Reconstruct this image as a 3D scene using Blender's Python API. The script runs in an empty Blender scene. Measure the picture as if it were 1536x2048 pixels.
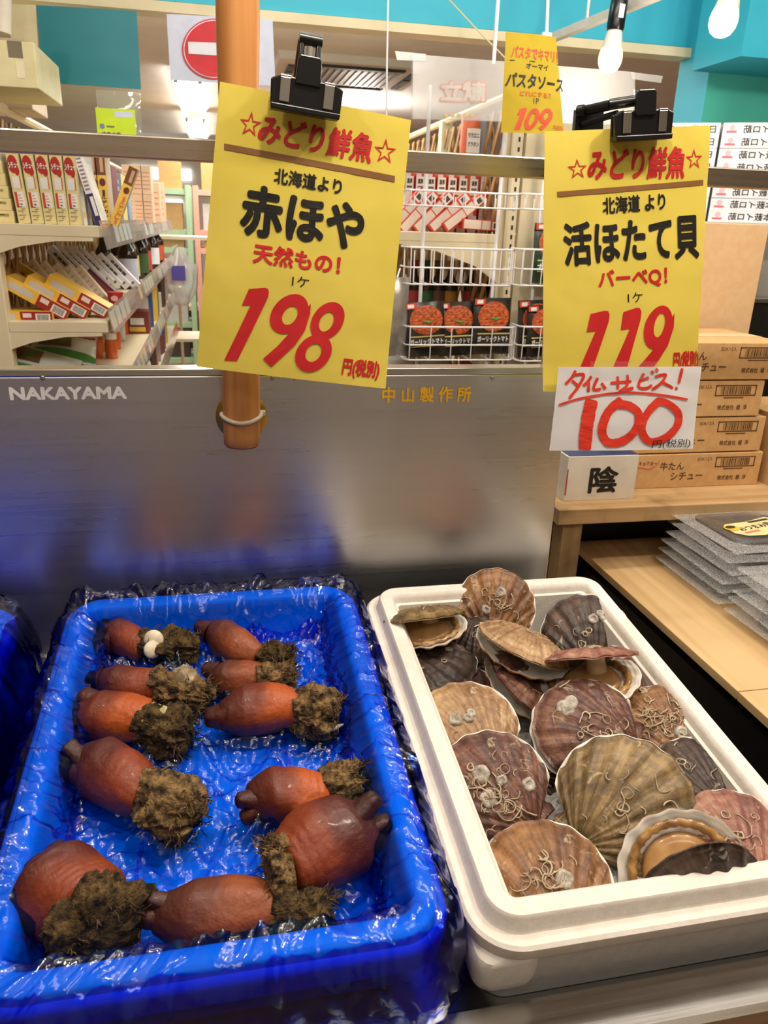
import bpy, bmesh, math, random
import numpy as np
from mathutils import Matrix, Vector, noise

# ------------------------------------------------------------------ scene, camera, world, big lights, exposure
S = bpy.context.scene
COL = S.collection
R = math.radians
EYE = Vector((0.0, 0.0, 1.5))
FPX = 1540.0
PITCH, YAW, ROLL = R(20.5), R(12.4), R(2.0)
_f = Vector((math.sin(YAW) * math.cos(PITCH), math.cos(YAW) * math.cos(PITCH), -math.sin(PITCH)))
_r0 = Vector((math.cos(YAW), -math.sin(YAW), 0))
_u0 = _r0.cross(_f)
CR = _r0 * math.cos(ROLL) + _u0 * math.sin(ROLL)
CU = _u0 * math.cos(ROLL) - _r0 * math.sin(ROLL)
CF = _f
cd = bpy.data.cameras.new('camera')
cam = bpy.data.objects.new('camera', cd)
COL.objects.link(cam)
cd.sensor_fit = 'VERTICAL'
cd.sensor_height = 24.0
cd.lens = FPX / 2048 * 24.0
cd.clip_start = 0.02
cd.clip_end = 60
cd.dof.use_dof = True
cd.dof.focus_distance = 0.95
cd.dof.aperture_fstop = 9.0
m3 = Matrix((CR, CU, -CF)).transposed()
cam.matrix_world = Matrix.Translation(EYE) @ m3.to_4x4()
S.camera = cam

W = bpy.data.worlds.new('world')
S.world = W
W.use_nodes = True
bg = W.node_tree.nodes['Background']
bg.inputs[0].default_value = (1.0, 0.93, 0.86, 1)
bg.inputs[1].default_value = 0.22
S.view_settings.view_transform = 'Standard'
S.view_settings.look = 'None'
S.view_settings.exposure = 0.0
S.view_settings.gamma = 1.0
S.view_settings.use_curve_mapping = False
S.cycles.max_bounces = 10
S.cycles.transparent_max_bounces = 24
S.cycles.caustics_reflective = False
S.cycles.caustics_refractive = False
S.cycles.use_denoising = True
S.cycles.sample_clamp_indirect = 6.0


def lamp(name, kind, loc, power, color, size=0.1, rot=None, size_y=None):
    d = bpy.data.lights.new(name, kind)
    d.energy = power
    d.color = color
    if kind == 'AREA':
        d.size = size
        if size_y:
            d.shape = 'RECTANGLE'
            d.size_y = size_y
    else:
        d.shadow_soft_size = size
    o = bpy.data.objects.new(name, d)
    o.location = loc
    if rot:
        o.rotation_euler = rot
    COL.objects.link(o)
    return o


WARM = (1.0, 0.88, 0.73)
NEUT = (1.0, 0.93, 0.84)
# LED bulbs of the same track, above the counter and out of frame
lamp('track_bulb_light', 'POINT', (0.80, 0.52, 2.2), 19, WARM, 0.035)
lamp('track_bulb_light', 'POINT', (0.20, 0.52, 2.2), 15, WARM, 0.035)
lamp('track_bulb_light', 'POINT', (-0.50, 0.52, 2.2), 11, WARM, 0.035)
lamp('track_bulb_light', 'POINT', (1.35, 0.80, 2.2), 10, WARM, 0.035)
# fluorescent ceiling fixtures of the shop, on the customer side, with added fill points
lamp('fixture_and_fill_light', 'AREA', (0.2, -0.9, 2.6), 11, NEUT, 1.6, (0, 0, 0), 0.5)
lamp('fixture_and_fill_light', 'AREA', (-0.9, 3.6, 2.46), 30, NEUT, 0.25, (0, 0, 0), 2.4)
lamp('fixture_and_fill_light', 'AREA', (0.25, 3.4, 2.46), 26, NEUT, 0.25, (0, 0, 0), 2.4)
lamp('fixture_and_fill_light', 'POINT', (0.3, 3.6, 2.2), 22, NEUT, 0.12)  # added below the ceiling to brighten it, no fixture here
lamp('fixture_and_fill_light', 'POINT', (1.3, 7.4, 2.2), 40, NEUT, 0.12)  # another added light for the shop ceiling, without a fixture
lamp('fixture_and_fill_light', 'POINT', (0.9, 0.45, 2.45), 7, NEUT, 0.12)
lamp('fixture_and_fill_light', 'AREA', (1.9, 3.6, 2.46), 26, NEUT, 0.25, (0, 0, 0), 2.4)
lamp('fixture_and_fill_light', 'AREA', (-0.1, 8.0, 2.40), 90, NEUT, 0.25, (0, 0, 0), 4.0)
# fixture on the counter-side ceiling, lights the teal fascia
lamp('fixture_and_fill_light', 'AREA', (0.6, 1.15, 2.66), 16, NEUT, 1.8, (R(25), 0, 0), 0.2)


def at(u, v, Y):
    d = CR * ((u - 768) / FPX) - CU * ((v - 1024) / FPX) + CF
    return EYE + d * (Y / d.y)


def atz(u, v, Z):
    d = CR * ((u - 768) / FPX) - CU * ((v - 1024) / FPX) + CF
    return EYE + d * ((Z - EYE.z) / d.z)


def ray(u, v):
    return (CR * ((u - 768) / FPX) - CU * ((v - 1024) / FPX) + CF).normalized()


def hitp(u, v, p0, n):
    d = ray(u, v)
    return EYE + d * ((Vector(p0) - EYE).dot(n) / d.dot(n))


def depth(p):
    return (Vector(p) - EYE).dot(CF)


# ------------------------------------------------------------------ materials
MATS = {}


def srgb(r, g, b):
    def c(x):
        x /= 255.0
        return x / 12.92 if x <= 0.04045 else ((x + 0.055) / 1.055) ** 2.4
    return (c(r), c(g), c(b), 1.0)


class NT:
    """small node helper"""
    def __init__(self, m):
        self.t = m.node_tree
        self.b = self.t.nodes.get('Principled BSDF')

    def n(self, typ, **kw):
        nd = self.t.nodes.new(typ)
        for k, v in kw.items():
            if k.startswith('i_'):
                key = k[2:]
                key = int(key) if key.isdigit() else key.replace('_', ' ')
                nd.inputs[key].default_value = v
            else:
                setattr(nd, k, v)
        return nd

    def l(self, a, ao, b, bi):
        self.t.links.new(a.outputs[ao], b.inputs[bi])


def base(name, col, rough=0.6, metal=0.0, spec=0.5, coat=0.0):
    m = bpy.data.materials.new(name)
    m.use_nodes = True
    b = m.node_tree.nodes['Principled BSDF']
    b.inputs['Base Color'].default_value = col
    b.inputs['Roughness'].default_value = rough
    b.inputs['Metallic'].default_value = metal
    b.inputs['Specular IOR Level'].default_value = spec
    b.inputs['Coat Weight'].default_value = coat
    b.inputs['Coat Roughness'].default_value = 0.1
    return m


def mottled(name, c1, c2, scale=20.0, rough=0.6, bump=0.0, bscale=None, stretch=(1, 1, 1), metal=0.0, coat=0.0, spec=0.5, detail=4.0, lo=0.35, hi=0.65):
    """two-tone noise material"""
    m = base(name, c1, rough, metal, spec, coat)
    t = NT(m)
    tc = t.n('ShaderNodeTexCoord')
    mp = t.n('ShaderNodeMapping')
    mp.inputs['Scale'].default_value = stretch
    t.l(tc, 'Object', mp, 'Vector')
    nz = t.n('ShaderNodeTexNoise', i_Scale=scale, i_Detail=detail)
    t.l(mp, 'Vector', nz, 'Vector')
    cr = t.n('ShaderNodeValToRGB')
    cr.color_ramp.elements[0].position = lo
    cr.color_ramp.elements[0].color = c1
    cr.color_ramp.elements[1].position = hi
    cr.color_ramp.elements[1].color = c2
    t.l(nz, 'Fac', cr, 'Fac')
    t.l(cr, 'Color', t.b, 'Base Color')
    if bump:
        nb = t.n('ShaderNodeTexNoise', i_Scale=bscale or scale * 3, i_Detail=4.0)
        t.l(mp, 'Vector', nb, 'Vector')
        bp = t.n('ShaderNodeBump', i_Strength=bump, i_Distance=0.004)
        t.l(nb, 'Fac', bp, 'Height')
        t.l(bp, 'Normal', t.b, 'Normal')
    return m


def emis(name, col, strength):
    m = base(name, col, 0.5)
    b = m.node_tree.nodes['Principled BSDF']
    b.inputs['Emission Color'].default_value = col
    b.inputs['Emission Strength'].default_value = strength
    return m


def clear(name, tint=(1, 1, 1, 1), rough=0.08, base_gloss=0.08, milky=0.0, bump=0.0, bscale=60.0, edge_tint=None, pattern=False):
    """thin clear film or plastic: transparent with a fresnel gloss"""
    m = bpy.data.materials.new(name)
    m.use_nodes = True
    t = NT(m)
    t.t.nodes.remove(t.b)
    out = t.t.nodes['Material Output']
    tr = t.n('ShaderNodeBsdfTransparent')
    tr.inputs['Color'].default_value = tint
    if edge_tint:
        lw = t.n('ShaderNodeLayerWeight')
        lw.inputs['Blend'].default_value = 0.5
        cm = t.n('ShaderNodeMix', data_type='RGBA')
        cm.inputs[6].default_value = tint
        cm.inputs[7].default_value = edge_tint
        p3 = t.n('ShaderNodeMath', operation='POWER')
        p3.inputs[1].default_value = 1.8
        t.l(lw, 'Facing', p3, 0)
        t.l(p3, 0, cm, 0)
        t.l(cm, 2, tr, 'Color')
    gl = t.n('ShaderNodeBsdfGlossy')
    gl.inputs['Roughness'].default_value = rough
    fr = t.n('ShaderNodeLayerWeight')
    fr.inputs['Blend'].default_value = 0.5
    pw = t.n('ShaderNodeMath', operation='POWER')
    pw.inputs[1].default_value = 4.0
    t.l(fr, 'Facing', pw, 0)
    ad = t.n('ShaderNodeMath', operation='MULTIPLY_ADD', use_clamp=True)
    ad.inputs[1].default_value = 0.75
    ad.inputs[2].default_value = base_gloss
    t.l(pw, 0, ad, 0)
    mx = t.n('ShaderNodeMixShader')
    t.l(ad, 'Value', mx, 'Fac')
    last = tr
    if milky:
        df = t.n('ShaderNodeBsdfDiffuse')
        df.inputs['Color'].default_value = (0.93, 0.93, 0.93, 1)
        m2 = t.n('ShaderNodeMixShader')
        m2.inputs['Fac'].default_value = milky
        t.l(tr, 0, m2, 1)
        t.l(df, 0, m2, 2)
        last = m2
        if pattern:
            tc0 = t.n('ShaderNodeTexCoord')
            vo = t.n('ShaderNodeTexVoronoi', i_Scale=bscale)
            t.l(tc0, 'Object', vo, 'Vector')
            mr = t.n('ShaderNodeMapRange')
            mr.inputs[1].default_value = 0.25
            mr.inputs[2].default_value = 0.6
            mr.inputs[3].default_value = milky * 0.35
            mr.inputs[4].default_value = milky * 1.5
            t.l(vo, 'Distance', mr, 0)
            t.l(mr, 0, m2, 'Fac')
    t.l(last, 0, mx, 1)
    t.l(gl, 0, mx, 2)
    t.l(mx, 0, out, 'Surface')
    if bump:
        tc = t.n('ShaderNodeTexCoord')
        nb = t.n('ShaderNodeTexNoise', i_Scale=bscale, i_Detail=3.0)
        t.l(tc, 'Object', nb, 'Vector')
        bp = t.n('ShaderNodeBump', i_Strength=bump, i_Distance=0.003)
        t.l(nb, 'Fac', bp, 'Height')
        t.l(bp, 'Normal', gl, 'Normal')
        t.l(bp, 'Normal', fr, 'Normal')
    return m


def steel(name, col, rough=0.3, stretch=(4, 300, 300), bump=0.05, aniso=0.0):
    m = base(name, col, rough, 1.0)
    t = NT(m)
    tc = t.n('ShaderNodeTexCoord')
    mp = t.n('ShaderNodeMapping')
    mp.inputs['Scale'].default_value = stretch
    t.l(tc, 'Object', mp, 'Vector')
    nz = t.n('ShaderNodeTexNoise', i_Scale=1.0, i_Detail=5.0)
    t.l(mp, 'Vector', nz, 'Vector')
    n2 = t.n('ShaderNodeTexNoise', i_Scale=5.0, i_Detail=3.0)
    t.l(tc, 'Object', n2, 'Vector')
    mr = t.n('ShaderNodeMapRange')
    mr.inputs[3].default_value = rough - 0.08
    mr.inputs[4].default_value = rough + 0.12
    mx = t.n('ShaderNodeMath', operation='ADD')
    sc = t.n('ShaderNodeMath', operation='MULTIPLY')
    sc.inputs[1].default_value = 0.5
    t.l(nz, 'Fac', mx, 0)
    t.l(n2, 'Fac', mx, 1)
    t.l(mx, 0, sc, 0)
    t.l(sc, 0, mr, 0)
    t.l(mr, 0, t.b, 'Roughness')
    cr = t.n('ShaderNodeValToRGB')
    cr.color_ramp.elements[0].position = 0.3
    cr.color_ramp.elements[1].position = 0.7
    cr.color_ramp.elements[0].color = tuple(c * 0.92 for c in col[:3]) + (1,)
    cr.color_ramp.elements[1].color = col
    t.l(sc, 0, cr, 'Fac')
    t.l(cr, 'Color', t.b, 'Base Color')
    bp = t.n('ShaderNodeBump', i_Strength=bump, i_Distance=0.001)
    t.l(nz, 'Fac', bp, 'Height')
    t.l(bp, 'Normal', t.b, 'Normal')
    if aniso:
        t.b.inputs['Anisotropic'].default_value = aniso
        tg = t.n('ShaderNodeTangent', direction_type='RADIAL', axis='X')
        t.l(tg, 0, t.b, 'Tangent')
    return m


def wood(name, c1, c2, axis=0, scale=1.0, rough=0.55, dirt=0.0, ring=0.5):
    """grain stretched along an axis, with knots"""
    m = base(name, c1, rough, 0, 0.35)
    t = NT(m)
    tc = t.n('ShaderNodeTexCoord')
    mp = t.n('ShaderNodeMapping')
    st = [34 * scale, 34 * scale, 34 * scale]
    st[axis] = 1.6 * scale
    mp.inputs['Scale'].default_value = st
    t.l(tc, 'Object', mp, 'Vector')
    nz = t.n('ShaderNodeTexNoise', i_Scale=1.0, i_Detail=6.0, i_Distortion=0.6)
    t.l(mp, 'Vector', nz, 'Vector')
    cr = t.n('ShaderNodeValToRGB')
    cr.color_ramp.elements[0].position = 0.36
    cr.color_ramp.elements[0].color = c1
    cr.color_ramp.elements[1].position = 0.62
    cr.color_ramp.elements[1].color = c2
    t.l(nz, 'Fac', cr, 'Fac')
    last, lo = cr, 'Color'
    kn = t.n('ShaderNodeTexVoronoi', i_Scale=4.5 * scale)
    mk = t.n('ShaderNodeMapping')
    ks = [2.2, 2.2, 2.2]
    ks[axis] = 0.9
    mk.inputs['Scale'].default_value = ks
    t.l(tc, 'Object', mk, 'Vector')
    t.l(mk, 'Vector', kn, 'Vector')
    kr = t.n('ShaderNodeMapRange')
    kr.inputs[1].default_value = 0.03
    kr.inputs[2].default_value = 0.075
    kr.inputs[3].default_value = 0.75
    kr.inputs[4].default_value = 0.0
    t.l(kn, 'Distance', kr, 0)
    mx = t.n('ShaderNodeMix', data_type='RGBA')
    mx.inputs[7].default_value = tuple(c * 0.18 for c in c1[:3]) + (1,)
    t.l(kr, 0, mx, 0)
    t.l(last, lo, mx, 6)
    last, lo = mx, 2
    if dirt:
        dn = t.n('ShaderNodeTexNoise', i_Scale=14.0, i_Detail=5.0)
        t.l(tc, 'Object', dn, 'Vector')
        dr = t.n('ShaderNodeMapRange')
        dr.inputs[1].default_value = 0.48
        dr.inputs[2].default_value = 0.72
        dr.inputs[4].default_value = dirt
        t.l(dn, 'Fac', dr, 0)
        mx2 = t.n('ShaderNodeMix', data_type='RGBA')
        mx2.inputs[7].default_value = srgb(86, 66, 42)
        t.l(dr, 0, mx2, 0)
        t.l(last, lo, mx2, 6)
        last, lo = mx2, 2
    t.l(last, lo, t.b, 'Base Color')
    bp = t.n('ShaderNodeBump', i_Strength=0.12, i_Distance=0.002)
    t.l(nz, 'Fac', bp, 'Height')
    t.l(bp, 'Normal', t.b, 'Normal')
    return m


def plain(r, g, b, rough=0.55, coat=0.0):
    """printed ink, card or plastic with a faint mottling, cached by colour"""
    k = ('plain', r, g, b, rough, coat)
    if k not in MATS:
        c = srgb(r, g, b)
        d = tuple(x * 0.9 for x in c[:3]) + (1,)
        MATS[k] = mottled('surface_%d_%d_%d' % (r, g, b), d, c, 30.0, rough, coat=coat)
    return MATS[k]


def shell_mat(name, cols, light, rib=1.0, spots=0.5):
    """scallop shell: radial streaks and growth bands from the fan UV"""
    m = base(name, cols[0], 0.5, 0, 0.4, 0.12)
    m.node_tree.nodes['Principled BSDF'].inputs['Coat Roughness'].default_value = 0.25
    t = NT(m)
    uv = t.n('ShaderNodeUVMap')
    tc = t.n('ShaderNodeTexCoord')
    m1 = t.n('ShaderNodeMapping')
    m1.inputs['Scale'].default_value = (20, 1.8, 1)
    t.l(uv, 0, m1, 'Vector')
    n1 = t.n('ShaderNodeTexNoise', i_Scale=1.0, i_Detail=4.0, i_Roughness=0.65)
    t.l(m1, 'Vector', n1, 'Vector')
    m2 = t.n('ShaderNodeMapping')
    m2.inputs['Scale'].default_value = (1.6, 13, 1)
    t.l(uv, 0, m2, 'Vector')
    n2 = t.n('ShaderNodeTexNoise', i_Scale=1.0, i_Detail=3.0)
    t.l(m2, 'Vector', n2, 'Vector')
    n3 = t.n('ShaderNodeTexNoise', i_Scale=34.0, i_Detail=7.0, i_Roughness=0.72)
    t.l(tc, 'Object', n3, 'Vector')
    a = t.n('ShaderNodeMath', operation='MULTIPLY_ADD')
    a.inputs[1].default_value = 0.50
    t.l(n1, 'Fac', a, 0)
    b = t.n('ShaderNodeMath', operation='MULTIPLY')
    b.inputs[1].default_value = 0.28
    t.l(n2, 'Fac', b, 0)
    t.l(b, 0, a, 2)
    c = t.n('ShaderNodeMath', operation='MULTIPLY_ADD')
    c.inputs[1].default_value = 0.42
    t.l(n3, 'Fac', c, 0)
    t.l(a, 0, c, 2)
    cr = t.n('ShaderNodeValToRGB')
    e = cr.color_ramp.elements
    e[0].position = 0.45
    e[0].color = cols[0]
    e[1].position = 0.74
    e[1].color = cols[-1]
    for i, cc in enumerate(cols[1:-1]):
        x = e.new(0.45 + 0.29 * (i + 1) / (len(cols) - 1))
        x.color = cc
    t.l(c, 0, cr, 'Fac')
    # pale encrusting patches
    n4 = t.n('ShaderNodeTexNoise', i_Scale=46.0, i_Detail=5.0, i_Roughness=0.7, i_Distortion=0.8)
    t.l(tc, 'Object', n4, 'Vector')
    mr = t.n('ShaderNodeMapRange')
    mr.inputs[1].default_value = 0.66 - 0.12 * spots
    mr.inputs[2].default_value = 0.72 - 0.08 * spots
    mr.inputs[4].default_value = 0.8
    t.l(n4, 'Fac', mr, 0)
    mx = t.n('ShaderNodeMix', data_type='RGBA')
    mx.inputs[7].default_value = light
    t.l(mr, 0, mx, 0)
    t.l(cr, 'Color', mx, 6)
    t.l(mx, 2, t.b, 'Base Color')
    hb = t.n('ShaderNodeMath', operation='ADD')
    t.l(n1, 'Fac', hb, 0)
    t.l(n3, 'Fac', hb, 1)
    bp = t.n('ShaderNodeBump', i_Strength=0.55, i_Distance=0.003)
    t.l(hb, 0, bp, 'Height')
    t.l(bp, 'Normal', t.b, 'Normal')
    return m


def hoya_mat(name, dark, mid, orange):
    """skin: colour runs from the siphon end to the root end along the body (attribute t)"""
    m = base(name, mid, 0.5, 0, 0.45, 0.05)
    t = NT(m)
    at_ = t.n('ShaderNodeAttribute', attribute_name='along')
    tc = t.n('ShaderNodeTexCoord')
    nz = t.n('ShaderNodeTexNoise', i_Scale=26.0, i_Detail=6.0, i_Roughness=0.6)
    t.l(tc, 'Object', nz, 'Vector')
    ad = t.n('ShaderNodeMath', operation='MULTIPLY_ADD')
    ad.inputs[1].default_value = 0.55
    t.l(nz, 'Fac', ad, 0)
    t.l(at_, 'Fac', ad, 2)
    cr = t.n('ShaderNodeValToRGB')
    e = cr.color_ramp.elements
    e[0].position = 0.25
    e[0].color = dark
    e[1].position = 1.2
    e[1].color = orange
    x = e.new(0.75)
    x.color = mid
    e[-1].position = 1.0
    t.l(ad, 0, cr, 'Fac')
    fine = t.n('ShaderNodeTexNoise', i_Scale=300.0, i_Detail=3.0)
    t.l(tc, 'Object', fine, 'Vector')
    mx = t.n('ShaderNodeMix', data_type='RGBA', blend_type='MULTIPLY')
    mx.inputs[0].default_value = 0.35
    t.l(cr, 'Color', mx, 6)
    t.l(fine, 'Color', mx, 7)
    t.l(cr, 'Color', t.b, 'Base Color')
    n2 = t.n('ShaderNodeTexNoise', i_Scale=120.0, i_Detail=5.0)
    t.l(tc, 'Object', n2, 'Vector')
    bp = t.n('ShaderNodeBump', i_Strength=0.6, i_Distance=0.003)
    t.l(n2, 'Fac', bp, 'Height')
    t.l(bp, 'Normal', t.b, 'Normal')
    t.b.inputs['Subsurface Weight'].default_value = 0.08
    t.b.inputs['Subsurface Radius'].default_value = (0.01, 0.003, 0.001)
    return m


M = dict(
    panel=steel('brushed_steel_panel', srgb(214, 214, 214), 0.27, (2, 60, 160), 0.03, 0.55),
    steel=steel('brushed_steel', srgb(190, 186, 178), 0.28),
    bright=steel('polished_steel', srgb(215, 212, 205), 0.2),
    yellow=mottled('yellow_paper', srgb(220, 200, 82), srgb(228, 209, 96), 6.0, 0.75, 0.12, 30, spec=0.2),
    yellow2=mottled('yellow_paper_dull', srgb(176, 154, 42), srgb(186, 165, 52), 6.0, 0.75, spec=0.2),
    red=plain(206, 34, 38), black=plain(24, 21, 16), brown=plain(138, 94, 52),
    redpen=mottled('red_marker', srgb(214, 44, 28), srgb(228, 64, 44), 60, 0.6, stretch=(1, 1, 6)),
    card=mottled('white_card', srgb(222, 222, 224), srgb(230, 230, 232), 8, 0.5),
    bamboo=wood('bamboo_pole_wood', srgb(184, 120, 62), srgb(212, 150, 88), 2, 1.6, 0.38),
    bamboo_end=mottled('cut_end', srgb(176, 130, 84), srgb(206, 160, 108), 120, 0.8),
    blackplastic=base('black_plastic', srgb(18, 18, 20), 0.28, 0, 0.5),
    nylon=base('clear_nylon', srgb(214, 200, 176), 0.35),
    brass=base('dull_brass', srgb(190, 150, 70), 0.35, 1.0),
    goldlet=plain(232, 178, 32), whitelet=plain(236, 232, 226),
    blue=mottled('blue_tray_plastic', srgb(0, 152, 238), srgb(8, 164, 250), 3, 0.38),
    film=clear('blue_film', srgb(140, 200, 254), 0.11, 0.06, 0.0, 0.15, 160.0, edge_tint=srgb(36, 84, 226)),
    styro=mottled('expanded_foam', srgb(228, 220, 210), srgb(236, 229, 219), 90, 0.7, 0.12, 260, spec=0.3),
    ice=mottled('crushed_ice', srgb(150, 146, 140), srgb(206, 204, 200), 60, 0.16, 0.8, 160, coat=0.3),
    root=mottled('root_fibre', srgb(26, 20, 12), srgb(112, 88, 52), 110, 0.85, 1.0, 420, spec=0.3, detail=8),
    root2=mottled('root_fibre_pale', srgb(44, 34, 22), srgb(158, 126, 82), 100, 0.85, 1.0, 420, spec=0.3, detail=8),
    shellwhite=mottled('pale_shell', srgb(206, 190, 160), srgb(232, 222, 200), 50, 0.5, 0.3),
    inner=mottled('inner_shell', srgb(226, 218, 204), srgb(240, 236, 228), 14, 0.3, coat=0.3),
    mantle=mottled('mantle_flesh', srgb(128, 88, 40), srgb(190, 146, 84), 40, 0.3, 0.3, 120, coat=0.5),
    flesh=mottled('pale_flesh', srgb(214, 190, 150), srgb(232, 214, 180), 30, 0.3, coat=0.4),
    gonad=mottled('orange_flesh', srgb(168, 118, 66), srgb(206, 164, 110), 30, 0.28, coat=0.5),
    tubew=mottled('worm_tube', srgb(160, 138, 108), srgb(206, 190, 162), 80, 0.6),
    barn=mottled('barnacle', srgb(136, 126, 112), srgb(196, 188, 176), 120, 0.5, 0.4),
    pine=wood('pine_board', srgb(182, 142, 94), srgb(216, 182, 132), 1, 0.6, 0.5),
    plank=wood('worn_plank', srgb(168, 132, 88), srgb(196, 162, 116), 0, 0.8, 0.6, 0.55),
    post=wood('worn_post', srgb(134, 106, 70), srgb(166, 134, 92), 2, 0.8, 0.7, 0.7),
    kraft=mottled('kraft_card', srgb(196, 154, 104), srgb(204, 164, 114), 70, 0.75, spec=0.2),
    kraft2=mottled('kraft_card_pale', srgb(208, 174, 132), srgb(214, 182, 142), 60, 0.75, spec=0.2),
    teal=mottled('blue_paint', srgb(44, 166, 194), srgb(50, 174, 201), 1.5, 0.6),
    green=mottled('green_paint', srgb(76, 190, 172), srgb(86, 200, 182), 1.5, 0.6),
    tealsheet=mottled('teal_sheet', srgb(18, 118, 132), srgb(22, 124, 138), 4, 0.5),
    trim=mottled('cream_trim', srgb(206, 196, 160), srgb(220, 210, 178), 6, 0.6),
    ceil=mottled('ceiling_board', srgb(222, 216, 208), srgb(230, 225, 218), 3, 0.9, 0.1, 60),
    wallp=mottled('wall_paint', srgb(196, 186, 172), srgb(206, 196, 182), 2, 0.9),
    floor=wood('shop_floor', srgb(140, 104, 78), srgb(160, 122, 92), 1, 0.5, 0.35),
    cream=mottled('cream_enamel', srgb(214, 200, 168), srgb(220, 207, 176), 10, 0.4),
    lattice=wood('lattice_wood', srgb(150, 112, 68), srgb(184, 146, 98), 2, 1.5, 0.6),
    clearp=clear('clear_plastic', (0.93, 0.95, 0.95, 1), 0.06, 0.06, 0.10, 0.2, 40),
    frost=clear('frosted_plastic', (0.86, 0.87, 0.87, 1), 0.25, 0.04, 0.22),
    packp=clear('clear_pack_plastic', (0.99, 0.99, 0.99, 1), 0.08, 0.06, 0.07, 0.1, 60),
    packf=clear('embossed_pack_flange', (0.99, 0.99, 0.99, 1), 0.10, 0.08, 0.24, 0.9, 420, pattern=True),
    kombu=mottled('dark_kelp', srgb(24, 22, 20), srgb(52, 48, 44), 90, 0.3, 0.8, 200, coat=0.4),
    wire=base('white_wire', srgb(232, 230, 232), 0.35),
    grey=plain(120, 116, 110), dark=plain(34, 32, 30),
    acw=mottled('ac_plastic', srgb(212, 204, 190), srgb(220, 212, 198), 5, 0.5),
    tubeon=emis('fluorescent_tube', (1.0, 0.95, 0.86, 1), 9.0),
    fixture=emis('lit_fixture', (1.0, 0.95, 0.88, 1), 0.5),
    bulb=emis('led_globe', (1.0, 0.74, 0.40, 1), 1.9),
    window=emis('bright_window', (0.92, 1.0, 1.0, 1), 3.0),
    bulbneck=base('led_bulb_neck', srgb(226, 220, 210), 0.5),
    bagw=clear('white_bag_film', (0.95, 0.95, 0.97, 1), 0.2, 0.05, 0.45, 0.5, 40),
    foil=mottled('dark_pouch', srgb(26, 25, 24), srgb(40, 38, 36), 20, 0.25, 0.2, 40, coat=0.3),
    foilg=mottled('green_pouch', srgb(20, 44, 26), srgb(30, 62, 36), 20, 0.25, 0.2, 40, coat=0.3),
    pasta=mottled('pasta_picture', srgb(120, 34, 12), srgb(214, 110, 60), 90, 0.35, stretch=(1, 1, 2.5), detail=3, coat=0.3),
    silver=mottled('silver_pouch', srgb(150, 146, 140), srgb(205, 200, 192), 12, 0.25, 0.4, 20, metal=0.6),
)
SHELL = dict(
    tan=shell_mat('shell_tan', [srgb(58, 34, 24), srgb(122, 82, 50), srgb(170, 126, 82)], srgb(196, 174, 140), spots=0.45),
    red=shell_mat('shell_red', [srgb(40, 24, 22), srgb(96, 60, 50), srgb(150, 108, 86)], srgb(190, 172, 148), spots=0.55),
    dark=shell_mat('shell_dark', [srgb(26, 19, 17), srgb(58, 42, 36), srgb(104, 82, 68)], srgb(172, 164, 150), spots=0.4),
    olive=shell_mat('shell_olive', [srgb(50, 38, 24), srgb(112, 90, 56), srgb(166, 138, 92)], srgb(190, 170, 134), spots=0.35),
    rose=shell_mat('shell_rose', [srgb(82, 46, 40), srgb(140, 90, 76), srgb(186, 142, 120)], srgb(208, 188, 164), spots=0.4),
    pale=shell_mat('shell_pale', [srgb(96, 68, 44), srgb(160, 124, 88), srgb(204, 176, 136)], srgb(216, 198, 166), spots=0.5),
)
HOYA = [hoya_mat('squirt_skin_red', srgb(40, 15, 13), srgb(90, 34, 23), srgb(132, 56, 26)),
        hoya_mat('squirt_skin_brown', srgb(48, 22, 16), srgb(102, 47, 27), srgb(140, 70, 34)),
        hoya_mat('squirt_skin_orange', srgb(48, 17, 13), srgb(112, 43, 20), srgb(176, 82, 28))]


# ------------------------------------------------------------------ mesh builder
GL = {}


def glyphs(text, bold=0.0, shear=0.0):
    """outline of a text as a flat mesh, box-normalised to [-.5,.5]"""
    k = (text, bold, shear)
    if k in GL:
        return GL[k]
    c = bpy.data.curves.new('lettering', 'FONT')
    c.body = text
    c.size = 1.0
    c.resolution_u = 4
    o = bpy.data.objects.new('lettering', c)
    COL.objects.link(o)
    dg = bpy.context.evaluated_depsgraph_get()
    me = bpy.data.meshes.new_from_object(o.evaluated_get(dg))
    v = np.array([(p.co.x, p.co.y) for p in me.vertices], float).reshape(-1, 2)
    f = [list(p.vertices) for p in me.polygons]
    bpy.data.objects.remove(o)
    bpy.data.curves.remove(c)
    bpy.data.meshes.remove(me)
    lay = np.zeros(len(v))
    if bold:
        vs, fs, ly = [], [], []
        k8 = 16 if bold > 0.055 else 8 if bold > 0.025 else 4
        for i in range(k8):
            a = 2 * math.pi * i / k8
            fs += [[q + len(v) * len(vs) for q in p] for p in f]
            vs.append(v + np.array([math.cos(a), math.sin(a)]) * bold)
            ly.append(np.full(len(v), i * 0.00003))
        v, f, lay = np.vstack(vs), fs, np.concatenate(ly)
    if shear:
        v = v.copy()
        v[:, 0] += v[:, 1] * shear
    lo, hi = v.min(0), v.max(0)
    v = (v - (lo + hi) / 2) / np.maximum(hi - lo, 1e-6)
    v = np.column_stack([v, lay])
    GL[k] = (v, f)
    return GL[k]


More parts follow.
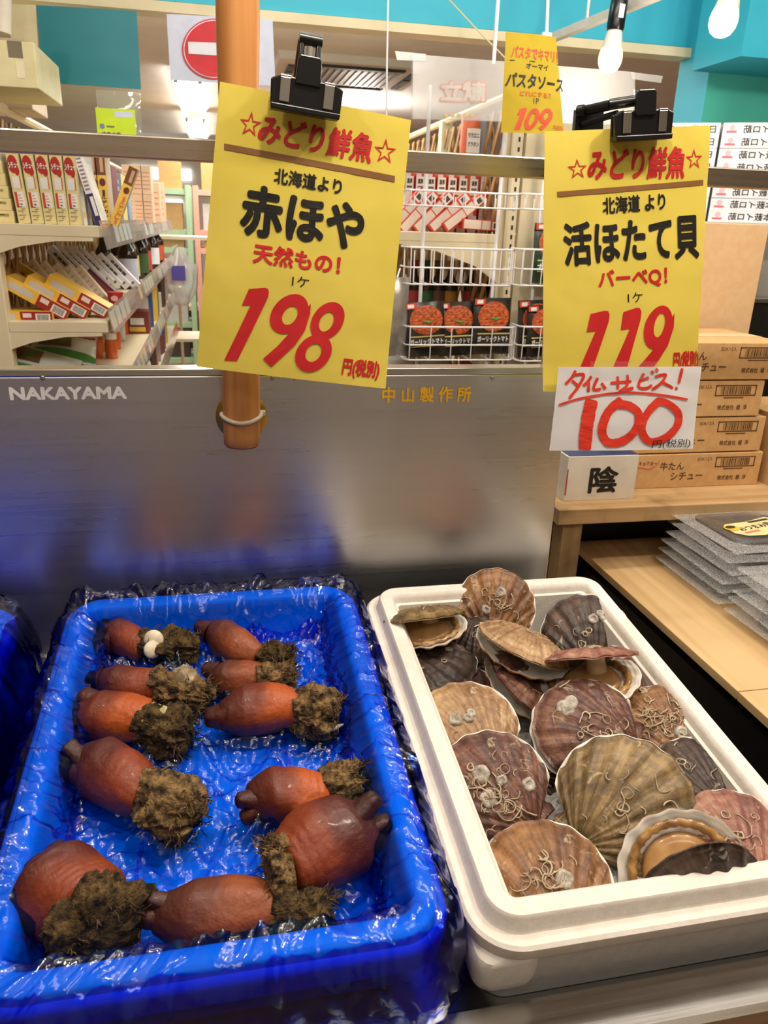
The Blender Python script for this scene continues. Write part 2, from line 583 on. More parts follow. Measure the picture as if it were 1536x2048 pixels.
class MB:
    def __init__(self):
        self.v, self.f, self.m, self.mats, self.n = [], [], [], [], 0
        self.uv = None

    def mi(self, mat):
        if mat not in self.mats:
            self.mats.append(mat)
        return self.mats.index(mat)

    def add(self, verts, faces, mat, X=None):
        v = np.array([tuple(p) for p in verts], float).reshape(-1, 3)
        if X is not None:
            A = np.array(X)
            v = v @ A[:3, :3].T + A[:3, 3]
        self.v.append(v)
        i = self.mi(mat)
        for p in faces:
            self.f.append([q + self.n for q in p])
            self.m.append(i)
        self.n += len(v)
        return self

    def box(self, c, s, mat, X=None):
        a, b, d = s[0] / 2, s[1] / 2, s[2] / 2
        v = [(c[0] + x * a, c[1] + y * b, c[2] + z * d) for x in (-1, 1) for y in (-1, 1) for z in (-1, 1)]
        f = [(0, 1, 3, 2), (4, 6, 7, 5), (0, 4, 5, 1), (2, 3, 7, 6), (0, 2, 6, 4), (1, 5, 7, 3)]
        return self.add(v, f, mat, X)

    def span(self, x0, x1, y0, y1, z0, z1, mat, X=None):
        return self.box(((x0 + x1) / 2, (y0 + y1) / 2, (z0 + z1) / 2), (abs(x1 - x0), abs(y1 - y0), abs(z1 - z0)), mat, X)

    def quad(self, p, mat, X=None):
        return self.add(p, [tuple(range(len(p)))], mat, X)

    def fq(self, x0, z0, x1, z1, y, mat, X=None):
        """rectangle facing -Y"""
        return self.quad([(x0, y, z0), (x1, y, z0), (x1, y, z1), (x0, y, z1)], mat, X)

    def disc(self, cx, cz, rx, rz, y, mat, X=None, n=20):
        return self.quad([(cx + rx * math.cos(2 * math.pi * i / n), y, cz + rz * math.sin(2 * math.pi * i / n)) for i in range(n)], mat, X)

    def text(self, s, cx, cz, w, h, y, mat, X=None, bold=0.0, shear=0.0, mirror=False, rot=0.0):
        v, f = glyphs(s, bold, shear)
        x = v[:, 0] * w * (-1 if mirror else 1)
        z = v[:, 1] * h
        c, sn = math.cos(rot), math.sin(rot)
        p = np.stack([cx + x * c - z * sn, y - v[:, 2], cz + x * sn + z * c], 1)
        return self.add(p, f, mat, X)

    def barcode(self, x0, z0, x1, z1, y, mat, seed=1, X=None):
        rg = random.Random(seed)
        x = x0
        while x < x1:
            w = (x1 - x0) * rg.choice((0.012, 0.012, 0.024, 0.036))
            self.fq(x, z0, min(x + w, x1), z1, y, mat, X)
            x += w + (x1 - x0) * rg.choice((0.014, 0.02, 0.03))
        return self

    def tube(self, pts, r, mat, n=8, closed=False, X=None, caps=True):
        P = [Vector(p) for p in pts]
        k = len(P)
        rr = r if hasattr(r, '__len__') else [r] * k
        v, f = [], []
        up = None
        for i in range(k):
            a = P[(i - 1) % k] if (closed or i > 0) else P[i]
            b = P[(i + 1) % k] if (closed or i < k - 1) else P[i]
            t = (b - a)
            t = t.normalized() if t.length > 1e-9 else Vector((0, 0, 1))
            if up is None:
                up = t.orthogonal().normalized()
            up = (up - t * up.dot(t))
            up = up.normalized() if up.length > 1e-6 else t.orthogonal().normalized()
            sd = t.cross(up)
            for j in range(n):
                q = 2 * math.pi * j / n
                v.append(P[i] + (up * math.cos(q) + sd * math.sin(q)) * rr[i])
        for i in range(k if closed else k - 1):
            i2 = (i + 1) % k
            for j in range(n):
                j2 = (j + 1) % n
                f.append((i * n + j, i * n + j2, i2 * n + j2, i2 * n + j))
        if caps and not closed:
            f.append(tuple(range(n))[::-1])
            f.append(tuple((k - 1) * n + j for j in range(n)))
        return self.add(v, f, mat, X)

    def lathe(self, prof, mat, n=24, X=None, caps=True):
        """profile of (radius, z)"""
        v = [(r * math.cos(2 * math.pi * j / n), r * math.sin(2 * math.pi * j / n), z) for r, z in prof for j in range(n)]
        f = []
        for i in range(len(prof) - 1):
            for j in range(n):
                j2 = (j + 1) % n
                f.append((i * n + j, i * n + j2, (i + 1) * n + j2, (i + 1) * n + j))
        if caps:
            f.append(tuple(range(n))[::-1])
            f.append(tuple((len(prof) - 1) * n + j for j in range(n)))
        return self.add(v, f, mat, X)

    def prism(self, outline, y0, y1, mat, X=None):
        """outline of (x, z) extruded along y"""
        k = len(outline)
        v = [(x, y0, z) for x, z in outline] + [(x, y1, z) for x, z in outline]
        f = [tuple(range(k)), tuple(range(2 * k - 1, k - 1, -1))]
        f += [(i, i + k, (i + 1) % k + k, (i + 1) % k) for i in range(k)]
        return self.add(v, f, mat, X)

    def loft(self, rings, mat, X=None, cap0=False, cap1=False, close=True):
        k = len(rings[0])
        v = [p for r in rings for p in r]
        f = []
        for i in range(len(rings) - 1):
            for j in range(k if close else k - 1):
                j2 = (j + 1) % k
                f.append((i * k + j, i * k + j2, (i + 1) * k + j2, (i + 1) * k + j))
        if cap0:
            f.append(tuple(range(k))[::-1])
        if cap1:
            f.append(tuple((len(rings) - 1) * k + j for j in range(k)))
        return self.add(v, f, mat, X)

    def build(self, name, parent=None, smooth=0, bevel=0.0, world=False, attr=None):
        v = np.vstack(self.v)
        off = None
        if parent is None:
            lo, hi = v.min(0), v.max(0)
            off = np.array([(lo[0] + hi[0]) / 2, (lo[1] + hi[1]) / 2, lo[2]])
            v = v - off
        elif world:
            A = np.array(WM[parent].inverted())
            v = v @ A[:3, :3].T + A[:3, 3]
        me = bpy.data.meshes.new(name)
        me.from_pydata(v.tolist(), [], self.f)
        for mt in self.mats:
            me.materials.append(mt)
        me.polygons.foreach_set('material_index', self.m)
        if self.uv is not None:
            ul = me.uv_layers.new(name='UVMap')
            li = np.empty(len(me.loops), int)
            me.loops.foreach_get('vertex_index', li)
            ul.data.foreach_set('uv', self.uv[li].astype(np.float32).ravel())
        if attr is not None:
            a = me.attributes.new('along', 'FLOAT', 'POINT')
            a.data.foreach_set('value', np.asarray(attr, np.float32))
        if smooth:
            me.polygons.foreach_set('use_smooth', [True] * len(me.polygons))
            if smooth < 180:
                me.set_sharp_from_angle(angle=R(smooth))
        me.update()
        o = bpy.data.objects.new(name, me)
        COL.objects.link(o)
        if off is not None:
            o.location = off
        else:
            o.parent = parent
        if bevel:
            bv = o.modifiers.new('edge', 'BEVEL')
            bv.width = bevel
            bv.segments = 2
            bv.limit_method = 'ANGLE'
        return o


WM = {}


def tag(o, label=None, cat=None, group=None, kind=None):
    if label:
        o['label'] = label
    if cat:
        o['category'] = cat
    if group:
        o['group'] = group
    if kind:
        o['kind'] = kind
    return o


def thing(name, label, cat, X=None, group=None):
    o = bpy.data.objects.new(name, None)
    o.empty_display_size = 0.03
    X = Matrix.Translation(X) if isinstance(X, (Vector, tuple)) else (X or Matrix())
    o.matrix_world = X
    WM[o] = X.copy()
    COL.objects.link(o)
    return tag(o, label, cat, group)


def copy_tree(o, label=None, X=None, parent=None, group=None):
    c = o.copy()
    COL.objects.link(c)
    if parent is not None:
        c.parent = parent
    if label:
        c['label'] = label
    if group:
        c['group'] = group
    if X is not None:
        c.matrix_world = X
    for ch in [x for x in KIDS.get(o, [])] or list(o.children):
        copy_tree(ch, parent=c)
    return c


KIDS = {}


def TR(x, y, z):
    return Matrix.Translation((x, y, z))


def RX(a):
    return Matrix.Rotation(R(a), 4, 'X')


def RY(a):
    return Matrix.Rotation(R(a), 4, 'Y')


def RZ(a):
    return Matrix.Rotation(R(a), 4, 'Z')


ORD = ['first', 'second', 'third', 'fourth', 'fifth', 'sixth', 'seventh', 'eighth', 'ninth', 'tenth', 'eleventh', 'twelfth']


def frame(o, x, y, z):
    """matrix from origin and three axes"""
    X = Matrix((x, y, z)).transposed().to_4x4()
    X.translation = o
    return X

# ------------------------------------------------------------------ the setting
def structure(name, mb, **kw):
    return tag(mb.build(name, **kw), kind='structure')


structure('floor', MB().span(-4, 6, -2.5, 12, -0.05, 0, M['floor']))
structure('ceiling', MB().span(-4, 6, 2.43, 12, 2.5, 2.55, M['ceil']))
structure('ceiling_front', MB().span(-4, 6, -2.5, 2.43, 2.8, 2.85, M['ceil']))
structure('wall_back', MB().span(-4, 6, 12, 12.1, 0, 2.5, M['wallp']))
structure('wall_front', MB().span(-4, 6, -2.6, -2.5, 0, 2.85, M['wallp']))
structure('wall_left', MB().span(-4.1, -4, -2.5, 12, 0, 2.8, M['wallp']))
structure('wall_right', MB().span(6, 6.1, -2.5, 12, 0, 2.8, M['wallp']))
ZF = at(545, 45, 2.4).z
structure('trim_1', MB().span(-4, 1.42, 2.40, 2.44, ZF + 0.028, 2.8, M['teal']))       # hanging fascia
structure('trim_2', MB().span(-4, 1.41, 2.385, 2.455, ZF, ZF + 0.024, M['trim']))        # its bottom batten
XP = at(1374, 128, 2.4).x
YP = 2.4 * XP / at(1429, 75, 2.4).x
mb = MB()
ZB = at(1440, 250, YP).z
mb.add([(XP, YP, ZB), (6, YP, ZB), (6, 2.44, ZB), (XP, 2.44, ZB), (XP, YP, 2.8), (6, YP, 2.8), (6, 2.44, 2.8), (XP, 2.44, 2.8)],
       [(0, 1, 5, 4), (0, 3, 2, 1)], M['green'])
mb.add([(XP, YP, ZB), (XP, 2.44, ZB), (XP, 2.44, 2.8), (XP, YP, 2.8)], [(0, 3, 2, 1)], M['teal'])
mb.add([(XP, 2.44, ZB), (6, 2.44, ZB), (6, 2.44, 2.8), (XP, 2.44, 2.8)], [(0, 3, 2, 1)], M['green'])
structure('wall_bulkhead', mb)
xs = at(1482, 112, 2.05).x
structure('ceiling_soffit', MB().span(xs, 6, 2.05, YP - 0.002, at(1482, 112, 2.05).z, 2.8, M['teal']))
structure('trim_3', MB().span(XP - 0.01, 6, YP - 0.02, YP + 0.02, ZB - 0.022, ZB - 0.001, M['trim']))
structure('trim_4', MB().span(XP, 6, YP + 0.21, YP + 0.23, 0, ZB - 0.02, M['wallp']))

# bright shop windows in the far wall
for i, (x0, x1, z0, z1) in enumerate(((-1.2, -0.42, 1.55, 1.72), (-1.1, -0.28, 1.98, 2.12))):
    structure('window_%d' % (i + 1), MB().span(x0, x1, 11.96, 12, z0, z1, M['window']))

# fluorescent fixtures
for i, (y0, y1, lab) in enumerate(((6.4, 8.5, 'two-tube ceiling light nearest the no-entry sheet'),
                                   (8.9, 11.2, 'two-tube ceiling light farther down the shop aisle'))):
    t = thing('ceiling_light', lab, 'ceiling light', (-0.14, (y0 + y1) / 2, 2.5), 'fluorescent ceiling lights')
    L = y1 - y0
    mb = MB()
    mb.prism([(-0.15, 0), (0.15, 0), (0.10, -0.05), (-0.10, -0.05)], -L / 2, L / 2, M['fixture'])
    mb.build('fixture_body', t)
    for sx in (-0.085, 0.085):
        MB().tube([(sx, -L / 2 + 0.03, -0.085), (sx, L / 2 - 0.03, -0.085)], 0.019, M['tubeon'], 10).build('tube', t, 60)
        for yy in (-L / 2 + 0.02, L / 2 - 0.02):
            MB().box((sx, yy, -0.07), (0.03, 0.02, 0.06), M['acw']).build('lamp_holder', t)

# ceiling cassette air conditioner
x0, x1, y0, y1 = 0.44, 1.46, 5.55, 6.5
t = thing('air_conditioner', 'cream four-way cassette air conditioner recessed in the ceiling', 'air conditioner', ((x0 + x1) / 2, (y0 + y1) / 2, 2.5))
mb = MB()
w, d = (x1 - x0) / 2, (y1 - y0) / 2
r0 = [(-w, -d, 0), (w, -d, 0), (w, d, 0), (-w, d, 0)]
r1 = [(x * 0.98, y * 0.98, -0.045) for x, y, z in r0]
r2 = [(x * 0.62, y * 0.62, -0.055) for x, y, z in r0]
mb.loft([r0, r1, r2], M['acw'])
mb.build('casing', t)
mb = MB()
mb.quad([(x * 0.62, y * 0.62, -0.056) for x, y, z in r0], M['grey'])
for k in range(14):
    xx = -w * 0.58 + k * w * 1.16 / 13
    mb.box((xx, 0, -0.06), (0.008, d * 1.18, 0.008), M['acw'])
mb.build('intake_grille', t)
for (cx, cy, sx, sy) in ((0, -d * 0.80, w * 1.3, 0.05), (0, d * 0.80, w * 1.3, 0.05), (-w * 0.80, 0, 0.05, d * 1.3), (w * 0.80, 0, 0.05, d * 1.3)):
    mb = MB().box((cx, cy, -0.054), (sx, sy, 0.012), M['dark'])
    mb.box((cx, cy, -0.063), (sx * 0.96, sy * 0.3, 0.004), M['grey'])
    mb.build('air_outlet', t)

# ------------------------------------------------------------------ display counter
t = COUNTER = thing('display_counter', 'brushed stainless fish display counter with tall back panel', 'counter', (0, 1.0, 0))
YB = 1.03
ZT = at(300, 752, YB).z
XR = at(1140, 760, YB).x
TT = TR(0, 0.761, 1.0) @ RX(6.0)          # tray plane: local z = 0 at the rims
BED = -0.116


def bedz(y):
    return (TT @ Vector((0, (y - 0.761) / math.cos(R(6)), BED))).z


mb = MB().span(-1.5, XR, YB, YB + 0.022, 0.86, ZT, M['panel'])
# fine wear marks on the steel
rg = random.Random(5)
mb.build('back_panel', t, bevel=0.002, world=True)
mb = MB().span(-1.5, XR + 0.002, YB - 0.0006, YB + 0.03, ZT, ZT + 0.009, M['bright'])
for u in (85, 545, 590, 985):
    p = at(u, 756, YB)
    mb.lathe([(0.0035, 0), (0.003, 0.002)], M['steel'], 10, TR(p.x, YB, p.z) @ RX(90))
mb.build('panel_cap', t, bevel=0.002, world=True)
a = MB()
a.add([(-1.5, 0.432, bedz(0.432)), (XR + 0.13, 0.432, bedz(0.432)), (XR + 0.13, YB + 0.02, bedz(YB)), (-1.5, YB + 0.02, bedz(YB)),
       (-1.5, 0.432, bedz(0.432) - 0.03), (XR + 0.13, 0.432, bedz(0.432) - 0.03), (XR + 0.13, YB + 0.02, bedz(YB) - 0.03), (-1.5, YB + 0.02, bedz(YB) - 0.03)],
      [(0, 1, 2, 3), (7, 6, 5, 4), (0, 4, 5, 1), (1, 5, 6, 2), (2, 6, 7, 3), (3, 7, 4, 0)], M['steel'])
a.build('bed_plate', t, world=True)
zl = 0.885
mb = MB()
prof = [(0.436, zl - 0.035), (0.434, zl - 0.004), (0.430, zl), (0.392, zl), (0.386, zl - 0.003), (0.384, zl - 0.010), (0.384, zl - 0.05), (0.40, zl - 0.05), (0.41, zl - 0.035)]
mb.loft([[(x, y, z) for y, z in prof] for x in (-1.5, XR + 0.16)], M['bright'], cap0=True, cap1=True)
mb.build('front_ledge', t, world=True, smooth=25)
MB().span(-1.5, XR + 0.12, 0.42, YB + 0.02, 0.1, 0.82, M['dark']).build('base_cabinet', t, world=True)
mb = MB().span(-1.5, XR + 0.12, 0.36, 0.383, 0.70, 0.845, base('dark_green_apron', srgb(22, 34, 28), 0.5))
mb.build('apron', t, world=True)
for xx in (-1.2, XR + 0.02):
    MB().span(xx - 0.03, xx + 0.03, 0.5, 0.56, 0, 0.1, M['grey']).build('foot', t, world=True)
    MB().span(xx - 0.03, xx + 0.03, 0.95, 1.01, 0, 0.1, M['grey']).build('foot', t, world=True)
# upper rail and its two uprights
z0, z1 = at(700, 342, YB).z, at(700, 297, YB).z
mb = MB().span(-1.6, 1.9, YB, YB + 0.014, 1.562, 1.5875, steel('rail_steel', srgb(214, 200, 182), 0.26, (3, 200, 200), 0.02))
mb.build('upper_rail', t, world=True, bevel=0.002)
for xx in (0.032, XR - 0.03):
    MB().span(xx - 0.012, xx + 0.012, YB + 0.001, YB + 0.0135, ZT + 0.009, 1.562, M['steel']).build('upright', t, world=True)
mb = MB()
mb.text('NAKAYAMA', at(138, 786, YB).x, at(138, 786, YB).z, (at(255, 786, YB) - at(20, 786, YB)).x, (at(138, 773, YB) - at(138, 799, YB)).z, YB - 0.0008, M['whitelet'], bold=0.045)
tag(mb.build('lettering', t, world=True), 'white block lettering')
mb = MB()
mb.text('中 山 製 作 所', at(854, 789, YB).x, at(854, 789, YB).z, (at(942, 789, YB) - at(764, 789, YB)).x, (at(854, 773, YB) - at(854, 805, YB)).z, YB - 0.0008, M['goldlet'], bold=0.03)
tag(mb.build('lettering', t, world=True), 'yellow brush-style lettering')

# bamboo pole
pb = (at(448, 890, 0.975) + at(519, 890, 0.975)) / 2
pt = (at(430, 3, 0.975) + at(520, 3, 0.975)) / 2
rb = (at(519, 890, 0.975) - at(448, 890, 0.975)).x / 2
d = (pt - pb)
t = thing('bamboo_pole', 'orange bamboo pole tied upright in front of the steel panel', 'pole', Vector(pb))
L = d.length + 0.6
zax = d.normalized()
xax = Vector((1, 0, 0))
yax = zax.cross(xax).normalized()
F = frame(Vector((0, 0, 0)), yax.cross(zax), yax, zax)
prof = [(rb * 0.9, 0.0), (rb, 0.002)]
for k in range(1, 90):
    z = L * k / 90
    nd = math.exp(-((z - 0.255) / 0.006) ** 2) + math.exp(-((z - 0.62) / 0.006) ** 2)
    prof.append((rb * (1 + 0.05 * nd) + 0.0009 * math.sin(z * 30), z))
MB().lathe(prof, M['bamboo'], 40, F).build('culm', t, 60)
MB().lathe([(rb * 0.55, -0.0006), (rb * 0.9, -0.0006)], M['bamboo_end'], 32, F, caps=False).build('cut_end', t)
p = at(483, 830, 0.975)
ring = []
for i in range(40):
    q = 2 * math.pi * i / 40
    ring.append(p + Vector(((rb + 0.0025) * math.cos(q), (rb + 0.0025) * math.sin(q), 0.003 * math.cos(2 * q) - 0.002)))
t2 = thing('cable_tie', 'pale nylon cable tie around the bottom of the bamboo pole', 'cable tie', Vector(ring[0]))
MB().tube(ring, 0.0028, M['nylon'], 6, closed=True).build('band', t2, 180, world=True)
MB().box(ring[2] + Vector((0.003, 0, 0)), (0.008, 0.01, 0.006), M['nylon']).build('lock_head', t2, world=True, bevel=0.001)
p = at(483, 832, YB)
t3 = thing('brass_disc', 'dull brass disc on the steel panel behind the bamboo pole', 'disc', Vector((p.x, YB, p.z)))
MB().lathe([(0.034, 0), (0.034, 0.003), (0.030, 0.006), (0.012, 0.007)], M['brass'], 32, RX(90)).build('plate', t3, 40)
MB().tube([(0, -0.005, -0.002), (0, -0.04, -0.002)], 0.004, M['brass'], 8).build('stud', t3)


# ------------------------------------------------------------------ price signs
class Sheet:
    """paper sheet through four photographed corners; (s, t) runs 0..1 right and down"""
    def __init__(self, px, Ys, bow=0.0, curl=0.0, seed=0):
        self.px = [np.array(p, float) for p in px]       # TL TR BR BL
        self.P = [at(*p, Y) for p, Y in zip(px, Ys)]
        self.bow, self.curl, self.seed = bow, curl, seed
        self.H = self.homography()
        a = (self.P[1] - self.P[0])
        b = (self.P[3] - self.P[0])
        self.nrm = a.cross(b).normalized()
        if self.nrm.y > 0:
            self.nrm = -self.nrm

    def homography(self):
        A, B = [], []
        for (x, y), (s, t) in zip(self.px, ((0, 0), (1, 0), (1, 1), (0, 1))):
            A.append([x, y, 1, 0, 0, 0, -s * x, -s * y])
            B.append(s)
            A.append([0, 0, 0, x, y, 1, -t * x, -t * y])
            B.append(t)
        h = np.linalg.solve(np.array(A), np.array(B))
        return np.append(h, 1).reshape(3, 3)

    def st(self, x, y):
        q = self.H @ np.array([x, y, 1.0])
        return q[0] / q[2], q[1] / q[2]

    def pt(self, s, t, lift=0.0):
        a, b, c, d = self.P
        p = a * ((1 - s) * (1 - t)) + b * (s * (1 - t)) + c * (s * t) + d * ((1 - s) * t)
        w = self.bow * (1 - (2 * s - 1) ** 2) * min(1, 0.4 + t) + self.curl * t ** 3 * (s - 0.5) * 2
        w += 0.0012 * noise.noise(Vector((s * 4 + self.seed, t * 5, self.seed))) + 0.0006 * noise.noise(Vector((s * 11, t * 13, self.seed + 3)))
        return p + self.nrm * (w + lift)

    def paper(self, mat, nx=26, ny=34, thick=0.00025):
        mb = MB()
        v = [self.pt(i / nx, j / ny, k) for k in (0, -thick) for j in range(ny + 1) for i in range(nx + 1)]
        n1 = (nx + 1) * (ny + 1)
        f = []
        for j in range(ny):
            for i in range(nx):
                a = j * (nx + 1) + i
                f.append((a, a + nx + 1, a + nx + 2, a + 1))
                f.append((n1 + a, n1 + a + 1, n1 + a + nx + 2, n1 + a + nx + 1))
        mb.add(v, f, mat)
        return mb

    def text(self, mb, s, cx, cy, w, h, mat, bold=0.0, shear=0.0, rot=0.0):
        v, f = glyphs(s, bold, shear)
        c0 = self.st(cx, cy)
        W_ = np.linalg.norm(self.px[1] - self.px[0])
        H_ = np.linalg.norm(self.px[3] - self.px[0])
        c, sn = math.cos(rot), math.sin(rot)
        pts = []
        for x, y, ll in v:
            X, Y = x * w, y * h
            X, Y = X * c - Y * sn, X * sn + Y * c
            pts.append(self.pt(c0[0] + X / W_, c0[1] - Y / H_, 0.0006 + ll))
        mb.add(pts, f, mat)

    def poly(self, mb, pts, mat, lift=0.0006):
        """filled px outline, given as a strip of left/right pairs"""
        q = [self.pt(*self.st(*p), lift) for p in pts]
        k = len(q) // 2
        mb.add(q, [(2 * i, 2 * i + 1, 2 * i + 3, 2 * i + 2) for i in range(k - 1)], mat)

    def stroke(self, mb, pts, wd, mat, lift=0.0008, wobble=0.12, seed=0):
        """brush stroke through px points, smoothed, slightly uneven"""
        rg = random.Random(seed)
        P = [np.array(p, float) for p in pts]
        out = []
        k = len(P)
        for i in range(k - 1):
            p0, p1, p2, p3 = P[max(i - 1, 0)], P[i], P[i + 1], P[min(i + 2, k - 1)]
            for j in range(8):
                t = j / 8
                out.append(0.5 * ((2 * p1) + (-p0 + p2) * t + (2 * p0 - 5 * p1 + 4 * p2 - p3) * t * t + (-p0 + 3 * p1 - 3 * p2 + p3) * t ** 3))
        out.append(P[-1])
        st = []
        for i, p in enumerate(out):
            tg = out[min(i + 1, len(out) - 1)] - out[max(i - 1, 0)]
            tg = tg / (np.linalg.norm(tg) + 1e-9)
            nn = np.array([-tg[1], tg[0]])
            w = wd * 0.5 * (1 + wobble * (rg.random() - 0.5))
            if i in (0, len(out) - 1):
                w *= 0.7
            st += [p + nn * w, p - nn * w]
        self.poly(mb, st, mat, lift)


def star(sh, mb, cx, cy, r, mat, rot):
    o, i_ = [], []
    pts = []
    for k in range(10):
        a = math.pi / 2 + rot + k * math.pi / 5
        q = 1.0 if k % 2 == 0 else 0.40
        pts.append((math.cos(a) * q, -math.sin(a) * q * 1.1))
    pts.append(pts[0])
    strip = []
    for x, y in pts:
        strip += [(cx + x * r, cy + y * r), (cx + x * r * 0.70, cy + y * r * 0.70)]
    sh.poly(mb, strip, mat)


def fill(sh, mb, pts, mat, lift=0.0007):
    """filled px outline"""
    mb.quad([sh.pt(*sh.st(*p), lift) for p in pts], mat)


def loop(sh, mb, c, ro, ri, off, k, mat, f, lift=0.0008):
    """slanted ring: outer and inner half sizes, inner offset, slant k; f maps zoom to px"""
    st = []
    for i in range(49):
        a = 2 * math.pi * i / 48
        for (rx, ry), (ox, oy) in ((ro, (0, 0)), (ri, off)):
            x, y = rx * math.cos(a), ry * math.sin(a)
            st.append(f(c[0] + ox + x - k * y, c[1] + oy + y))
    sh.poly(mb, st, mat, lift)


def px8(x, y):
    return 380 + x / 2.8435, 80 + y / 2.8435


def px6(x, y):
    return 1050 + x / 3.1605, 200 + y / 3.1605


def px7(x, y):
    return 1080 + x / 3.3684, 660 + y / 3.3684


# first sign
sh = Sheet([(440, 163), (822, 240), (770, 776), (393, 734)], (0.915, 0.905, 0.90, 0.91), 0.006, 0.004, 1.0)
t = thing('price_sign', 'large yellow price sheet reading 198 in front of the bamboo pole', 'price sign', Vector(sh.pt(0.5, 1)), 'hand-sized yellow price sheets')
sh.paper(M['yellow']).build('sheet', t, 180, world=True)
mb = MB()
star(sh, mb, *px8(345, 468), 23, M['red'], -0.15)
star(sh, mb, *px8(1110, 622), 23, M['red'], -0.1)
sh.text(mb, 'みどり鮮魚', *px8(720, 548), 232, 58, M['red'], 0.035, 0.16)
a0, a1, b0, b1 = px8(197, 566), px8(197, 600), px8(1167, 752), px8(1165, 786)
st = []
for k in range(13):
    q = k / 12
    st += [(a0[0] + (b0[0] - a0[0]) * q, a0[1] + (b0[1] - a0[1]) * q), (a1[0] + (b1[0] - a1[0]) * q, a1[1] + (b1[1] - a1[1]) * q)]
sh.poly(mb, st, M['brown'])
sh.text(mb, '北海道より', *px8(677, 778), 138, 31, M['black'], 0.03)
sh.text(mb, '赤ほや', *px8(650, 985), 252, 103, M['black'], 0.042)
sh.text(mb, '天然もの！', *px8(615, 1212), 178, 42, M['red'], 0.035)
sh.text(mb, '1ケ', *px8(633, 1342), 34, 22, M['black'])
fill(sh, mb, [px8(*p) for p in ((340, 1386), (430, 1378), (448, 1384), (454, 1400), (449, 1432), (360, 1625), (270, 1818), (197, 1815), (275, 1645), (350, 1480), (300, 1482))], M['red'])
loop(sh, mb, (568, 1532), (104, 118), (42, 56), (4, 8), 0.28, M['red'], px8)
fill(sh, mb, [px8(*p) for p in ((691, 1470), (686, 1530), (655, 1630), (600, 1715), (465, 1851), (418, 1802), (500, 1725), (560, 1655), (600, 1580))], M['red'], 0.0010)
loop(sh, mb, (784, 1572), (92, 112), (40, 58), (-6, 4), 0.26, M['red'], px8)
loop(sh, mb, (704, 1764), (100, 112), (44, 56), (0, -4), 0.24, M['red'], px8, 0.0011)
sh.text(mb, '円(税別)', *px8(970, 1860), 80, 46, M['red'], 0.045, 0.12)
tag(mb.build('print', t, world=True), 'red, black and brown printing')

# second sign
sh2 = Sheet([(1089, 263), (1421, 251), (1392, 792), (1084, 782)], (0.90, 0.905, 0.90, 0.895), 0.004, -0.003, 2.0)
t = thing('price_sign', 'yellow price sheet reading 119 with a white card taped over its foot', 'price sign', Vector(sh2.pt(0.5, 1)), 'hand-sized yellow price sheets')
sh2.paper(M['yellow']).build('sheet', t, 180, world=True)
mb = MB()
star(sh2, mb, *px6(312, 430), 19, M['red'], 0.05)
star(sh2, mb, *px6(1057, 368), 19, M['red'], 0.05)
sh2.text(mb, 'みどり鮮魚', *px6(680, 395), 198, 58, M['red'], 0.035, 0.12)
a0, a1, b0, b1 = px6(193, 568), px6(196, 600), px6(1123, 492), px6(1123, 524)
st = []
for k in range(13):
    q = k / 12
    st += [(a0[0] + (b0[0] - a0[0]) * q, a0[1] + (b0[1] - a0[1]) * q), (a1[0] + (b1[0] - a1[0]) * q, a1[1] + (b1[1] - a1[1]) * q)]
sh2.poly(mb, st, M['brown'])
rt = 0.06
sh2.text(mb, '北海道 より', *px6(662, 640), 128, 32, M['black'], 0.03, 0, rt)
sh2.text(mb, '活ほたて貝', *px6(655, 870), 282, 86, M['black'], 0.036, 0, rt)
sh2.text(mb, 'バーベQ！', *px6(652, 1105), 146, 38, M['red'], 0.03, 0, rt)
sh2.text(mb, '1ケ', *px6(665, 1228), 32, 20, M['black'], 0, 0, rt)
fill(sh2, mb, [px6(*p) for p in ((385, 1335), (470, 1313), (492, 1316), (501, 1340), (495, 1385), (395, 1700), (316, 1700), (418, 1442), (362, 1450))], M['red'])
fill(sh2, mb, [px6(*p) for p in ((588, 1322), (672, 1294), (694, 1297), (704, 1320), (698, 1370), (605, 1702), (515, 1700), (630, 1428), (572, 1436))], M['red'])
loop(sh2, mb, (814, 1420), (92, 140), (36, 78), (8, -14), 0.20, M['red'], px6)
fill(sh2, mb, [px6(*p) for p in ((923, 1330), (920, 1420), (880, 1540), (820, 1630), (765, 1702), (660, 1702), (740, 1610), (810, 1530), (850, 1450))], M['red'], 0.0010)
sh2.text(mb, '円(税別)', *px6(1010, 1645), 60, 46, M['red'], 0.045, 0.12, rt)
tag(mb.build('print', t, world=True), 'red, black and brown printing')

# taped white card
sh3 = Sheet([(1117, 734), (1403, 733), (1384, 897), (1100, 902)], (0.882, 0.886, 0.882, 0.878), 0.003, 0.002, 3.0)
t = thing('handwritten_card', 'white card with red brush lettering reading 100 below the second yellow sheet', 'card', Vector(sh3.pt(0.5, 1)))
sh3.paper(M['card'], 20, 14).build('card', t, 180, world=True)
mb = MB()
K = [((235, 272), (205, 325), (168, 362)), ((225, 300), (288, 300), (255, 375), (192, 457)), ((212, 338), (262, 382)),
     ((338, 308), (315, 345), (285, 372)), ((322, 345), (318, 412)), ((380, 318), (352, 392), (400, 392)), ((405, 352), (430, 392)),
     ((462, 352), (605, 342)), ((512, 308), (512, 392)), ((578, 298), (575, 365), (518, 412)), ((560, 398), (618, 384)),
     ((688, 288), (652, 372), (700, 388), (742, 366)), ((664, 338), (722, 316)), ((738, 272), (752, 292)), ((768, 258), (784, 276)),
     ((762, 312), (836, 298), (806, 350), (742, 396)), ((806, 342), (890, 388)), ((952, 256), (930, 356)), ((912, 380), (914, 398))]
for i, s_ in enumerate(K):
    sh3.stroke(mb, [px7(*q) for q in s_], 5.6, M['redpen'], 0.0008 + 0.00001 * i, 0.2, i)
